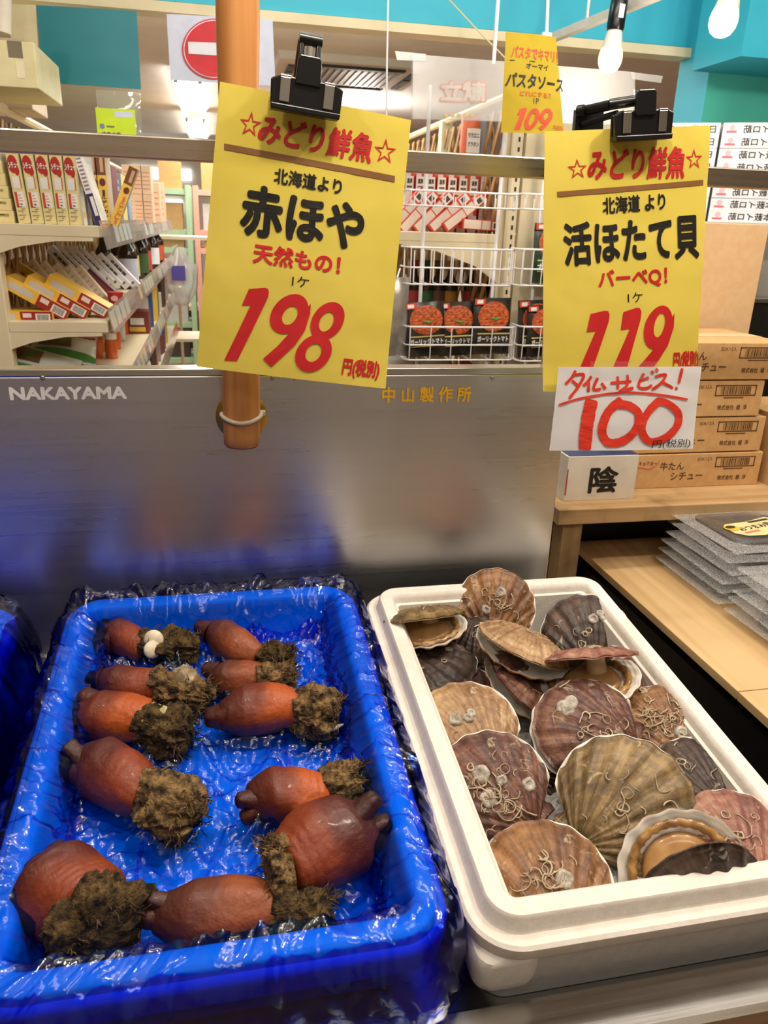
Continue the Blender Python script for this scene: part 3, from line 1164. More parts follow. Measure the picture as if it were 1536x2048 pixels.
sh3.stroke(mb, [px7(*q) for q in ((122, 500), (290, 450), (540, 416), (760, 426), (988, 462))], 4.4, M['redpen'], 0.0011, 0.25, 31)
sh3.stroke(mb, [px7(*q) for q in ((340, 462), (318, 560), (302, 660), (292, 805))], 25, M['redpen'], 0.0012, 0.1, 32)
sh3.stroke(mb, [px7(*q) for q in ((540, 462), (450, 540), (405, 660), (440, 748), (540, 742), (630, 660), (648, 560), (590, 505), (500, 490))], 17, M['redpen'], 0.0013, 0.12, 33)
sh3.stroke(mb, [px7(*q) for q in ((800, 462), (715, 540), (668, 650), (715, 742), (825, 722), (912, 640), (922, 556), (850, 490), (775, 470))], 15, M['redpen'], 0.0014, 0.12, 34)
tag(mb.build('brush_lettering', t, world=True), 'red marker lettering')
mb = MB()
_o = sh3.pt
sh3.pt = lambda a, b, l=0.0: _o(a, b, l + 0.0016)
sh3.text(mb, '円(税別)', *px7(868, 762), 80, 20, M['black'], 0.0, 0.1, 0.02)
sh3.pt = _o
tag(mb.build('print', t, world=True), 'small black print')
mb = MB()
q = [sh3.pt(*sh3.st(*px7(*p)), 0.0016) for p in ((330, 210), (785, 210), (785, 330), (330, 330))]
mb.quad(q, clear('sticky_tape', (0.97, 0.97, 0.95, 1), 0.15, 0.03, 0.05))
mb.build('sticky_tape', t, world=True)


# black double spring clips that hold the sheets
def spring_clip(lab, c, ang, sc, rear):
    """front jaw at c facing the camera, hinged arm going up and back to a second jaw"""
    X = TR(*c) @ RY(ang) @ Matrix.Scale(sc, 4)
    t = thing('spring_clip', lab, 'clip', X, 'black spring clips')
    bp = M['blackplastic']
    mb = MB()
    mb.prism([(-0.036, -0.012), (0.036, -0.012), (0.037, 0.012), (0.028, 0.016), (-0.028, 0.016), (-0.037, 0.012)], -0.010, -0.004, bp)
    mb.prism([(-0.0355, -0.016), (0.0355, -0.016), (0.036, -0.010), (-0.036, -0.010)], -0.013, 0.004, bp)
    mb.prism([(-0.013, 0.010), (0.013, 0.010), (0.012, 0.034), (0.010, 0.037), (-0.010, 0.037), (-0.012, 0.034)], -0.013, -0.007, bp)
    mb.build('front_jaw', t, bevel=0.0012)
    MB().prism([(-0.034, -0.015), (0.034, -0.015), (0.034, 0.013), (-0.034, 0.013)], 0.0035, 0.008, bp).build('back_jaw', t, bevel=0.001)
    for sx in (-0.0225, 0.0225):
        mb = MB()
        mb.span(sx - 0.0052, sx + 0.0052, -0.0122, -0.0102, -0.008, 0.0145, M['bright'])
        mb.span(sx - 0.0052, sx + 0.0052, -0.0122, 0.006, 0.0145, 0.0165, M['bright'])
        tag(mb.build('spring_tab', t, bevel=0.0006), 'bright steel tab')
    mb = MB()
    if rear == 'up':
        mb.tube([(-0.0115, 0, 0.053), (0.0115, 0, 0.053)], 0.0058, bp, 14)
        for sx in (-0.0085, 0.0085):
            mb.tube([(sx, 0, 0.053), (sx, -0.004, 0.034), (sx, -0.006, 0.02)], 0.0032, bp, 8)
            mb.tube([(sx * 1.15, 0.002, 0.052), (sx, 0.05, 0.012), (sx, 0.098, -0.016)], 0.003, bp, 8)
        mb.tube([(0, -0.002, 0.046), (0, -0.006, 0.028)], 0.0036, M['grey'], 10)
        mb.prism([(-0.032, -0.036), (0.032, -0.036), (0.032, -0.010), (-0.032, -0.010)], 0.096, 0.103, bp)
        mb.tube([(-0.03, 0.100, -0.034), (0.03, 0.100, -0.034)], 0.005, bp, 8)
    else:
        mb.tube([(-0.03, 0.02, 0.026), (0.004, 0.005, 0.028)], 0.0062, bp, 12)
        mb.tube([(-0.026, 0.024, 0.026), (-0.046, 0.06, 0.024)], 0.006, bp, 10)
        mb.tube([(-0.020, 0.018, 0.016), (-0.046, 0.056, 0.010)], 0.004, bp, 8)
        mb.prism([(-0.058, -0.030), (-0.018, -0.030), (-0.018, 0.022), (-0.054, 0.026)], 0.058, 0.066, bp)
        mb.tube([(-0.053, 0.056, 0.024), (-0.048, 0.050, 0.024)], 0.0066, bp, 12)
        mb.prism([(-0.05, -0.05), (-0.01, -0.05), (-0.01, -0.028), (-0.05, -0.028)], 0.062, 0.136, bp)
    mb.build('hinge_arm', t, 50)
    return t


spring_clip('large black spring clip gripping the sheet that reads 198', at(611, 197, 0.893), 6.0, 1.0, 'up')
spring_clip('large black spring clip gripping the sheet that reads 119', at(1280, 252, 0.890), -5.5, 0.96, 'side')


# ------------------------------------------------------------------ trays on the counter
def rr(x0, x1, y0, y1, r, z, n=10):
    """rounded rectangle ring"""
    pts = []
    r = max(r, 0.0005)
    for cx, cy, a0 in ((x1 - r, y1 - r, 0), (x0 + r, y1 - r, 90), (x0 + r, y0 + r, 180), (x1 - r, y0 + r, 270)):
        for k in range(n + 1):
            a = R(a0 + 90 * k / n)
            pts.append((cx + r * math.cos(a), cy + r * math.sin(a), z))
    return pts


def rru(x0, x1, y0, y1, r, z, N):
    """rounded rectangle ring with evenly spaced points"""
    P = [Vector(p) for p in rr(x0, x1, y0, y1, r, z, 8)]
    # split by side so that every ring keeps its corners in step
    out = []
    k = len(P)
    q = k // 4
    for sd in range(4):
        seg = P[sd * q:(sd + 1) * q] + [P[((sd + 1) * q) % k]]
        L = [0.0]
        for a, b in zip(seg, seg[1:]):
            L.append(L[-1] + (b - a).length)
        m = N * (0.21 if sd in (0, 2) else 0.29)
        m = int(m)
        j = 0
        for i in range(m):
            t = L[-1] * i / m
            while j < len(L) - 2 and L[j + 1] < t:
                j += 1
            f = (t - L[j]) / max(L[j + 1] - L[j], 1e-9)
            out.append(tuple(seg[j].lerp(seg[j + 1], f)))
    return out


def tub(prof, x0, x1, y0, y1, r, mat, n=10):
    rings = [rr(x0 + i, x1 - i, y0 + i, y1 - i, max(r - i, 0.006), z, n) for i, z in prof]
    return MB().loft(rings, mat, cap0=True, cap1=True)


BX0, BX1, BY0, BY1 = -0.207, 0.170, -0.330, 0.219        # blue tray, tray-plane coordinates
BPROF = [(0.040, -0.112), (0.022, -0.06), (0.010, -0.034), (0.0, -0.032), (-0.001, -0.012), (0.002, -0.0075), (0.006, -0.007), (0.008, -0.002), (0.010, 0.0),
         (0.026, 0.0), (0.029, -0.002), (0.031, -0.006), (0.033, -0.014), (0.038, -0.052), (0.043, -0.058), (0.058, -0.060)]
FLOORB = -0.060
SX0, SX1, SY0, SY1 = 0.186, 0.547, -0.336, 0.210         # foam box
SPROF = [(0.020, -0.114), (0.013, -0.050), (0.012, -0.034), (0.0, -0.032), (-0.001, -0.030), (-0.001, -0.020), (0.002, -0.0175), (0.012, -0.017), (0.0135, -0.014),
         (0.0150, -0.003), (0.0175, 0.0), (0.0330, 0.0), (0.0355, -0.002), (0.0370, -0.006), (0.0385, -0.012), (0.0420, -0.0135), (0.0460, -0.080), (0.056, -0.090), (0.075, -0.092)]
FLOORS = -0.092


def blue_tray(lab, dx):
    t = thing('fish_tray', lab, 'tray', TT @ TR(dx, 0, 0), 'blue trays lined with film')
    tub(BPROF, BX0, BX1, BY0, BY1, 0.045, M['blue']).build('tray_body', t, 50)
    return t


blue_tray('bright blue plastic tray holding the sea squirts, left of the foam box', 0.0)
DX2 = -0.437
blue_tray('bright blue plastic tray cut off at the edge, beside the sea squirt tray', DX2)


_cr = random.Random(11)
FOLDS = [(_cr.uniform(0, math.pi), _cr.uniform(0, 6.28), _cr.uniform(0.7, 1.6)) for _ in range(7)]


def crease(p, s, seed=0.0):
    """crumpled film: a few warped families of straight folds, sharp at the crest"""
    q = Vector((p[0] * s, p[1] * s, p[2] * s + seed))
    w = noise.noise(q * 0.45) * 2.2
    h = 0.0
    for a, ph, fr in FOLDS:
        x = (q.x * math.cos(a + seed) + q.y * math.sin(a + seed) + 0.6 * q.z) * fr + ph + w
        m = max(0.0, noise.noise(Vector((q.x * 0.5 + ph * 7, q.y * 0.5, seed + fr * 9))) + 0.12)
        t = abs((x / 2.0) % 1.0 * 2 - 1)
        h += m * t ** 2.2
    w = Vector((noise.noise(q * 0.7), noise.noise(q * 0.7 + Vector((7, 3, 1))), 0)) * 0.9
    f1 = noise.voronoi(Vector(((q.x * 1.0 + w.x) * 0.9, (q.y + w.y) * 0.9, q.z * 0.9 + seed)))[0][0]
    return h * 2.8 + 0.85 * max(0.0, f1 - 0.20) - 0.10


def film_liner(lab, dx, seed, drop=0.075, n=560):
    t = thing('film_liner', lab, 'plastic liner', TT @ TR(dx, 0, 0), 'blue film liners')
    prof = [(0.118 - 0.004 * k, FLOORB + 0.003, 0.007) for k in range(2)]
    for k in range(24):
        prof.append((0.110 - 0.066 * (k + 1) / 24, FLOORB + 0.003, 0.007))
    for k in range(16):
        q = (k + 1) / 16
        prof.append((0.044 - 0.011 * q, FLOORB + 0.003 + 0.052 * q, 0.0028))
    for i, z in ((0.030, -0.003), (0.028, 0.0014), (0.024, 0.0022), (0.018, 0.0022), (0.012, 0.0022), (0.007, 0.0012), (0.003, -0.002), (-0.003, -0.008)):
        prof.append((i, z, 0.0046))
    ns = 16
    for k in range(ns):
        q = (k + 1) / ns
        prof.append((-0.004 - 0.006 * math.sin(q * 2.6), -0.008 - drop * q, 0.0022 + 0.006 * q))
    cx, cy = (BX0 + BX1) / 2, (BY0 + BY1) / 2
    rings = []
    floor_rings = []
    # floor: shrink the innermost ring towards the centre
    inner = None
    for i, z, a in prof:
        floor_rings.append((rru(BX0 + i, BX1 - i, BY0 + i, BY1 - i, max(0.045 - i, 0.012), z, n), a))
    NF = 26                       # rings on the floor; then 16 wall, 8 rim, 16 skirt

    def floor_h(x, y, z):
        p = Vector((x, y, z))
        c = 0.75 * crease(p, 23.0, seed) + 0.62 * crease(p, 54.0, seed + 4)
        f2 = crease(p, 120.0, seed + 9)
        return max(0.0, c) * 0.0075 + max(0.0, f2) * 0.0022 + 0.005 * max(0, noise.noise(Vector((x * 13, y * 13, seed))))
    for ri, (ring, amp) in enumerate(floor_rings):
        out = []
        k = len(ring)
        for j, (x, y, z) in enumerate(ring):
            p = Vector((x, y, z))
            c = 0.75 * crease(p, 23.0, seed) + 0.62 * crease(p, 54.0, seed + 4)
            f2 = crease(p, 120.0, seed + 9)
            rim = NF + 16 <= ri < NF + 24
            if ri < NF:                                       # floor: lift only
                p.z += floor_h(x, y, z)
            else:
                # outwards direction in the ring plane
                a0, a1 = Vector(ring[(j - 1) % k]), Vector(ring[(j + 1) % k])
                tg = (a1 - a0)
                nn = Vector((tg.y, -tg.x, 0))
                nn = nn.normalized() if nn.length > 1e-9 else Vector((0, 0, 0))
                if ri < NF + 16:                              # wall: inwards
                    if y < BY0 + 0.05:
                        c, f2 = 0.3 * c, 0.3 * f2
                    p -= nn * (max(0.0, c) * amp * 1.3 + max(0.0, f2) * 0.0032)
                    p.z += 0.001
                elif rim:
                    p.z += max(0.0, c) * amp * 1.0 + max(0.0, f2) * 0.0022
                    p += nn * 0.0008 * c
                else:
                    s_ = (ri - NF - 24) / 16
                    vert = noise.noise(Vector((x * 26, y * 26, seed + 3)))
                    p += nn * (0.002 + amp * (0.8 * vert + 0.7 * c) * 0.8 + 0.0012 * f2 + 0.002 * s_)
                    p.z -= 0.016 * s_ * noise.noise(Vector((x * 9, y * 9, seed)))
            out.append(tuple(p))
        rings.append(out)
    mb = MB().loft(rings, M['film'])
    gx0, gx1, gy0, gy1 = BX0 + 0.113, BX1 - 0.113, BY0 + 0.113, BY1 - 0.113
    nx, ny = 60, 125
    V = []
    for j in range(ny + 1):
        for i in range(nx + 1):
            x, y = gx0 + (gx1 - gx0) * i / nx, gy0 + (gy1 - gy0) * j / ny
            V.append((x, y, FLOORB + 0.0034 + floor_h(x, y, FLOORB + 0.003)))
    mb.add(V, [(j * (nx + 1) + i, j * (nx + 1) + i + 1, (j + 1) * (nx + 1) + i + 1, (j + 1) * (nx + 1) + i) for j in range(ny) for i in range(nx)], M['film'])
    mb.build('film', t, 180)
    for L_ in (1, 2, 3):
        sk = []
        for ri in range(NF + 22, len(rings)):
            out = []
            for j, (x, y, z) in enumerate(rings[ri]):
                q = (ri - NF - 22) / (len(rings) - NF - 23)
                vx, vy = x - cx, y - cy
                m_ = 0.0010 * L_ + (0.002 + 0.0025 * noise.noise(Vector((x * 30, y * 30, L_ * 5 + seed + z * 12)))) * q
                l_ = math.hypot(vx, vy)
                out.append((x + vx / l_ * m_, y + vy / l_ * m_, z - 0.008 * L_ * q + 0.006 * q * noise.noise(Vector((x * 12, y * 12, L_)))))
            sk.append(out)
        MB().loft(sk, M['film']).build('gathered_skirt', t, 180)
    return t


film_liner('crumpled blue film lining the tray of sea squirts', 0.0, 1.7)
film_liner('crumpled blue film lining the tray cut off at the edge', DX2, 6.1, n=360)

# foam box
t = thing('foam_box', 'white foam box of ice holding the scallops', 'foam box', TT)
mb = tub(SPROF, SX0, SX1, SY0, SY1, 0.045, M['styro'], 12)
mb.build('box_body', t, 32)
for sx in (SX0, SX1):
    # thick finger grip under each front corner of the rim
    s = 1 if sx == SX0 else -1
    x0, x1 = (SX0 + 0.002, SX0 + 0.062) if s > 0 else (SX1 - 0.062, SX1 - 0.002)
    rings = [rr(x0 + i, x1 - i, SY0 + 0.001 + i * 0.3, SY0 + 0.06, 0.016, z, 8) for i, z in ((0.008, -0.074), (0.001, -0.069), (0.0, -0.062), (0.0, -0.040), (0.002, -0.036), (0.010, -0.033))]
    MB().loft(rings, M['styro'], cap0=True, cap1=True).build('corner_grip', t, 40)

# crushed ice in the foam box
mb = MB()
nx, ny = 90, 130
x0, x1, y0, y1 = SX0 + 0.046, SX1 - 0.046, SY0 + 0.046, SY1 - 0.046
v, f = [], []
for j in range(ny + 1):
    for i in range(nx + 1):
        x, y = x0 + (x1 - x0) * i / nx, y0 + (y1 - y0) * j / ny
        e = min(i, nx - i, j, ny - j) / 6.0
        h = 0.022 + 0.010 * noise.noise(Vector((x * 14, y * 14, 3))) + 0.006 * noise.noise(Vector((x * 60, y * 60, 1))) + 0.004 * noise.cell(Vector((x * 160, y * 160, 2)))
        v.append((x, y, FLOORS + 0.001 + h * min(1.0, 0.45 + e * 0.5)))
for j in range(ny):
    for i in range(nx):
        a = j * (nx + 1) + i
        f.append((a, a + 1, a + nx + 2, a + nx + 1))
mb.add(v, f, M['ice'], TT)
tag(mb.build('crushed_ice', None, 40), 'grey crushed ice on the bottom of the foam box', 'ice', kind='stuff')


# ------------------------------------------------------------------ sea squirts
TN = (TT.to_3x3() @ Vector((0, 0, 1))).normalized()


def on_tray(u, v, h):
    """point over the tray plane at height h above it"""
    return hitp(u, v, TT @ Vector((0, 0, h)), TN)


def squirt(lab, A, B, C, hw, siph, mat, rootmat, seed, wide=1.0, flat=1.0, ang=0.0, extra=None, hoff=0.0, waist=0.55):
    pm = on_tray((A[0] + B[0]) / 2, (A[1] + B[1]) / 2, FLOORB + 0.03)
    r = hw * depth(pm) / FPX
    h = FLOORB + 0.008 + r * flat * 0.96 + hoff
    a, b, c = on_tray(A[0], A[1], h), on_tray(B[0], B[1], h), on_tray(C[0], C[1], h)
    if siph:
        a = a.lerp(b, 0.09)
    ax = (b - a)
    Ln = ax.length
    ex = ax.normalized()
    ez = (TN - ex * TN.dot(ex)).normalized()
    ey = ez.cross(ex)
    X = frame(a, ex, ey, ez)
    t = thing('sea_squirt', lab, 'sea squirt', X, 'red sea squirts on the blue film')
    rg = random.Random(seed)
    n, k = 44, 40
    rings, att = [], []
    for i in range(k + 1):
        q = i / k
        # body profile: blunt siphon end, full belly, narrowing to the root
        rad = (0.34 + 0.66 * min(1, q / 0.34) ** 0.75) if q < 0.34 else 1.0
        rad *= 1 - (1 - waist) * max(0, (q - 0.62) / 0.38) ** 1.6
        if i == 0:
            rad *= 0.2
        elif i == 1:
            rad *= 0.75
        bend = 0.006 * math.sin(q * 3.1 + seed)
        ring = []
        for j in range(n):
            th = 2 * math.pi * j / n
            d = Vector((0, math.cos(th), math.sin(th)))
            P = Vector((q * Ln, d.y, d.z))
            w = 1 + 0.09 * noise.noise(Vector((q * 2.4 + seed * 3.1, d.y * 1.2, d.z * 1.2))) + 0.022 * noise.noise(Vector((q * 9 + seed, d.y * 4, d.z * 4)))
            # puckers near the siphons and a few ring wrinkles by the root
            w += 0.05 * (1 - min(1, q / 0.3)) * noise.noise(Vector((q * 14, d.y * 3.5 + seed, d.z * 3.5)))
            w += 0.022 * max(0, (q - 0.6) / 0.4) * math.sin(q * 75 + 2 * noise.noise(Vector((d.y * 2, d.z * 2, seed))))
            rr_ = r * rad * w
            ring.append((q * Ln, d.y * rr_ * wide + bend, d.z * rr_ * flat))
            att.append(q)
        rings.append(ring)
    MB().loft(rings, mat, cap0=True, cap1=True).build('body', t, 180, attr=att)
    # siphons
    Xi = X.inverted()
    for (su, sv, rs, hh, op) in siph:
        tip = Xi @ on_tray(su, sv, h + hh * r)
        basep = Vector((max(0.12 * Ln, tip.x + r * 0.8), tip.y * 0.45, max(-0.1 * r, tip.z * 0.40)))
        rs = rs * r * 1.15
        dv = (tip - basep)
        prof = []
        rr4 = [(0.0, 1.7), (0.3, 1.35), (0.6, 1.05), (0.85, 1.0), (0.97, 0.98), (1.02, 0.85), (1.0, 0.62), (0.86, 0.45)] if op else \
              [(0.0, 1.8), (0.3, 1.45), (0.6, 1.15), (0.8, 1.05), (0.94, 0.82), (1.0, 0.5), (0.97, 0.2)]
        up = dv.orthogonal().normalized()
        sd = dv.normalized().cross(up)
        rings = []
        for q, w in rr4:
            ring = []
            for j in range(20):
                th = 2 * math.pi * j / 20
                lob = 1 + (0.16 if q > 0.8 else 0.05) * math.cos(4 * th)
                jit = 1 + 0.12 * noise.noise(Vector((th, q * 4, seed + su)))
                ring.append(tuple(basep + dv * q + (up * math.cos(th) + sd * math.sin(th)) * rs * w * lob * jit))
            rings.append(ring)
        MB().loft(rings, mat, cap1=True).build('siphon', t, 180, attr=[0.16 - 0.12 * q_ for q_, _w in rr4 for _j in range(20)])
    # fibrous holdfast
    cl = Xi @ c
    bl = Vector((Ln, 0, 0))
    ax2 = cl - bl
    L2 = max(ax2.length, 0.012)
    dx = ax2.normalized()
    up = Vector((0, 0, 1))
    up = (up - dx * up.dot(dx)).normalized()
    sd = dx.cross(up)
    rings = []
    kk, nn_ = 44, 84
    for i in range(kk + 1):
        q = i / kk
        rad = waist + 0.02 + (0.98 * ang - waist) * min(1, q * 2.2) if ang else 0.72 * (1 + 0.25 * math.sin(q * 3))
        if q > 0.8:
            rad *= math.sqrt(max(0.02, 1 - ((q - 0.8) / 0.2) ** 2 * 0.9))
        ring = []
        for j in range(nn_):
            th = 2 * math.pi * j / nn_
            d = up * math.sin(th) + sd * math.cos(th)
            P = Vector((q * L2 * 70, math.cos(th) * 2.4, math.sin(th) * 2.4))
            w = 1 + 0.42 * noise.noise(P * 0.6 + Vector((seed, 0, 0))) + 0.16 * noise.noise(P * 1.6 + Vector((0, seed, 0))) + 0.13 * noise.noise(P * 4.2)
            pp = bl + dx * (-0.10 * L2 + q * 1.08 * L2 + 0.15 * L2 * noise.noise(P * 1.3 + Vector((9, 9, seed))) * q) + d * r * rad * w
            pp.z = max(pp.z, -(h - FLOORB) + 0.004)
            ring.append(tuple(pp))
        rings.append(ring)
    mb = MB().loft(rings, rootmat, cap0=True, cap1=True)
    for i in range(240):
        q = rg.random() ** 0.7
        th = rg.random() * 2 * math.pi
        d = up * math.sin(th) + sd * math.cos(th)
        rad = r * (0.62 + 0.3 * (ang or 0.8))
        p0 = bl + dx * q * L2 + d * rad * 0.8
        d2 = (d * rg.uniform(0.2, 0.8) + dx * rg.uniform(-0.2, 1.2) + Vector((rg.uniform(-1, 1), rg.uniform(-1, 1), rg.uniform(-1, 1))) * 0.8).normalized()
        ln = rg.uniform(0.004, 0.013)
        p1 = p0 + d2 * ln * 0.6
        p2 = p1 + (d2 + Vector((rg.uniform(-1, 1), rg.uniform(-1, 1), rg.uniform(-1, 1))) * 0.7).normalized() * ln * 0.6
        pts = [p0, p1, p2]
        for p in pts:
            p.z = max(p.z, -(h - FLOORB) + 0.004)
        mb.tube(pts, [0.0007, 0.0006, 0.0003], rootmat, 4)
    mb.build('root_clump', t, 70)
    if extra == 'shell':
        for dxs, dys, dzs, rs, az in ((0.25, -0.3, 0.75, 0.55, 20), (0.32, -0.75, 0.45, 0.5, 60)):
            Xs = TR(Ln + dxs * L2, dys * r, dzs * r) @ RZ(az) @ RX(62)
            MB().lathe([(rs * r, -0.001), (rs * r, 0.0), (rs * r * 0.85, 0.2 * rs * r), (rs * r * 0.5, 0.36 * rs * r), (rs * r * 0.08, 0.42 * rs * r)], M['shellwhite'], 24, Xs).build('attached_shell', t, 60)
    elif extra == 'square':
        Xs = TR(Ln + 0.28 * L2, -0.22 * r, 0.78 * r) @ RZ(-14) @ RX(24)
        mb = MB()
        mb.prism([(-0.011, -0.012), (0.008, -0.0135), (0.013, 0.006), (0.009, 0.013), (-0.009, 0.0125), (-0.0125, 0.002)], -0.0012, 0.0012, mottled('pale_scrap', srgb(150, 138, 82), srgb(206, 198, 150), 160, 0.5, 0.4), Xs @ RX(90))
        tag(mb.build('attached_scrap', t, bevel=0.0008), 'pale yellow scrap')
    elif extra == 'clump':
        Xs = TR(Ln + 0.45 * L2, 0, 0.45 * r)
        rings = []
        for i in range(11):
            ph = math.pi * i / 10
            ring = []
            for j in range(24):
                th = 2 * math.pi * j / 24
                d = Vector((math.sin(ph) * math.cos(th), math.sin(ph) * math.sin(th), math.cos(ph)))
                w = r * 0.78 * (1 + 0.25 * noise.noise(d * 2.2 + Vector((seed, 0, 0))) + 0.12 * noise.noise(d * 6))
                ring.append(tuple(d * w))
            rings.append(ring)
        MB().loft(rings, mottled('pale_growth', srgb(112, 92, 62), srgb(208, 190, 156), 50, 0.6, 0.5, 140), Xs).build('attached_shell', t, 60)
    elif extra == 'crescent':
        q = [Vector((Ln + L2 * (0.55 + 0.5 * math.sin(a * 0.9)), -r * (0.9 + 0.15 * math.cos(a)), -0.25 * r + 0.1 * r * a)) for a in (-1.2, -0.6, 0, 0.6, 1.2)]
        MB().tube(q, [0.0012, 0.003, 0.004, 0.003, 0.001], M['shellwhite'], 8).build('attached_shell', t, 180)
    return t


squirt('sea squirt at the rear corner of the tray with pale shells on its root', (184, 1264), (292, 1290), (394, 1296), 35,
       [(200, 1246, 0.36, 0.5, 0), (186, 1283, 0.36, 0.1, 0)], HOYA[0], M['root'], 1, ang=1.0, extra='shell', waist=0.8)
squirt('pointed brown sea squirt at the rear with a small dark root', (398, 1254), (524, 1309), (586, 1322), 38,
       [(391, 1249, 0.30, 0.2, 0)], HOYA[1], M['root'], 2, ang=0.72, waist=0.5)
squirt('half-hidden sea squirt behind the dark glossy one, root pointing at the foam box', (412, 1345), (520, 1362), (592, 1352), 38,
       [(404, 1336, 0.3, 0.2, 0)], HOYA[1], M['root2'], 4, ang=0.78, waist=0.8)
squirt('sea squirt with a knobbly pale growth on its root, second from the rear', (178, 1356), (318, 1370), (420, 1398), 38,
       [(173, 1358, 0.34, 0.0, 0)], HOYA[0], M['root2'], 3, ang=0.95, extra='clump', waist=0.9)
squirt('dark glossy sea squirt with a ragged root and a curved white shell', (416, 1434), (596, 1418), (678, 1436), 51,
       [(408, 1436, 0.30, 0.0, 0)], HOYA[2], M['root2'], 6, ang=1.0, extra='crescent', waist=0.72)
squirt('orange sea squirt with a square pale scrap on its root', (138, 1416), (292, 1448), (378, 1476), 50,
       [(160, 1384, 0.30, 0.75, 0), (134, 1432, 0.34, -0.1, 0)], HOYA[2], M['root'], 5, ang=0.95, extra='square', waist=0.78)
squirt('sea squirt with an open square siphon and a wide muddy root', (128, 1516), (298, 1586), (392, 1642), 60,
       [(132, 1492, 0.25, 0.7, 1), (117, 1536, 0.27, 0.1, 0)], HOYA[0], M['root2'], 7, ang=0.96, waist=0.72)
squirt('orange-brown sea squirt behind the largest one, root against the tray side', (474, 1612), (650, 1580), (736, 1568), 58,
       [(471, 1600, 0.22, 0.35, 0), (482, 1640, 0.22, -0.3, 0)], HOYA[2], M['root2'], 8, ang=0.88, waist=0.68)
squirt('largest sea squirt, siphons pointing at the foam box', (766, 1632), (578, 1742), (530, 1752), 82,
       [(756, 1590, 0.20, 0.95, 0), (782, 1640, 0.18, 0.35, 0)], HOYA[0], M['root2'], 9, ang=0.9, waist=0.72)
squirt('wrinkled sea squirt in the near corner with a big round mossy root', (86, 1718), (174, 1822), (214, 1882), 90,
       [(104, 1690, 0.23, 0.55, 0), (60, 1724, 0.22, 0.3, 0)], HOYA[0], M['root'], 10, ang=1.0, waist=0.86)
squirt('long sea squirt lying along the near side of the tray', (278, 1812), (556, 1836), (664, 1846), 66,
       [(292, 1796, 0.2, 0.7, 0), (282, 1836, 0.26, 0.2, 0)], HOYA[1], M['root'], 11, ang=0.82, waist=0.68)


# ------------------------------------------------------------------ scallops
def valve(Rr, H, inside, mat, seed, ribs=22, sgn=1, ears=True):
    """one fan-shaped valve with its hinge at +y; dome towards sgn*z; both faces"""
    mb = MB()
    nu, ns = 110, 26
    PH = R(64)
    V, UV = [], []
    ph0 = 0.0
    for lay in (0, 1):
        for i in range(nu + 1):
            ph = -PH + 2 * PH * i / nu
            edge = 1 + 0.007 * math.cos(ribs * ph * 1.4) + 0.012 * noise.noise(Vector((ph * 2, seed, 0)))
            Lp = 2 * Rr * math.cos(ph) ** 0.92 * edge * 0.985
            for j in range(ns + 1):
                s = (j / ns) ** 0.85
                x = Lp * s * math.sin(ph)
                y = Rr - Lp * s * math.cos(ph)
                dd = min(1.0, (x * x + y * y) / (Rr * Rr))
                z = H * (1 - dd ** 1.25) ** 0.8
                z += 0.0014 * s ** 0.8 * math.cos(ribs * ph * 1.4) * (1 if lay == 0 else 0.6)
                z += 0.0011 * noise.noise(Vector((x * 60, y * 60, seed)))
                z += 0.0006 * math.sin(s * 60 + 2 * noise.noise(Vector((ph * 3, seed, 2))))
                if lay:
                    z -= 0.0014 + 0.0005
                V.append((x, y, sgn * z))
                UV.append((ph / (2 * PH) + 0.5, s))
    N1 = (nu + 1) * (ns + 1)
    Fo, Fi = [], []
    for i in range(nu):
        for j in range(ns):
            a = i * (ns + 1) + j
            q = (a, a + 1, a + ns + 2, a + ns + 1)
            Fo.append(q if sgn < 0 else q[::-1])
            q = tuple(N1 + p for p in q)
            Fi.append(q[::-1] if sgn < 0 else q)
    Fe = []
    for i in range(nu):
        a = i * (ns + 1) + ns
        Fe.append((a, N1 + a, N1 + a + ns + 1, a + ns + 1))
    for e in (0, nu):
        for j in range(ns):
            a = e * (ns + 1) + j
            Fe.append((a, a + 1, N1 + a + 1, N1 + a))
    mb.add(V, Fo, mat)
    mb.n -= len(V)
    mb.v.pop()
    mb.add(V, Fi, inside)
    mb.n -= len(V)
    mb.v.pop()
    mb.add(V, Fe, mat)
    if ears:
        for sx in (-1, 1):
            pts = [(0.02 * sx * Rr, 0.93 * Rr), (0.47 * sx * Rr, 0.97 * Rr), (0.50 * sx * Rr, 0.90 * Rr), (0.42 * sx * Rr, 0.66 * Rr), (0.30 * sx * Rr, 0.58 * Rr), (0.10 * sx * Rr, 0.82 * Rr)]
            v = [(x, y, sgn * (0.0026 + 0.002 * (k % 2))) for k, (x, y) in enumerate(pts)] + [(x, y, sgn * 0.0002) for x, y in pts]
            k = len(pts)
            f = [tuple(range(k)), tuple(range(2 * k - 1, k - 1, -1))] + [(i, (i + 1) % k, (i + 1) % k + k, i + k) for i in range(k)]
            mb.add(v, f, mat)
            UV += [(0.5 + 0.5 * sx * 0.9 * (p[0] * sx / (0.5 * Rr)), 0.3 + 0.1 * q) for q, p in enumerate(pts)] * 2
    mb.uv = np.array(UV)
    return mb


def dome(x, y, Rr, H):
    dd = min(1.0, (x * x + y * y) / (Rr * Rr))
    return H * (1 - dd ** 1.25) ** 0.8


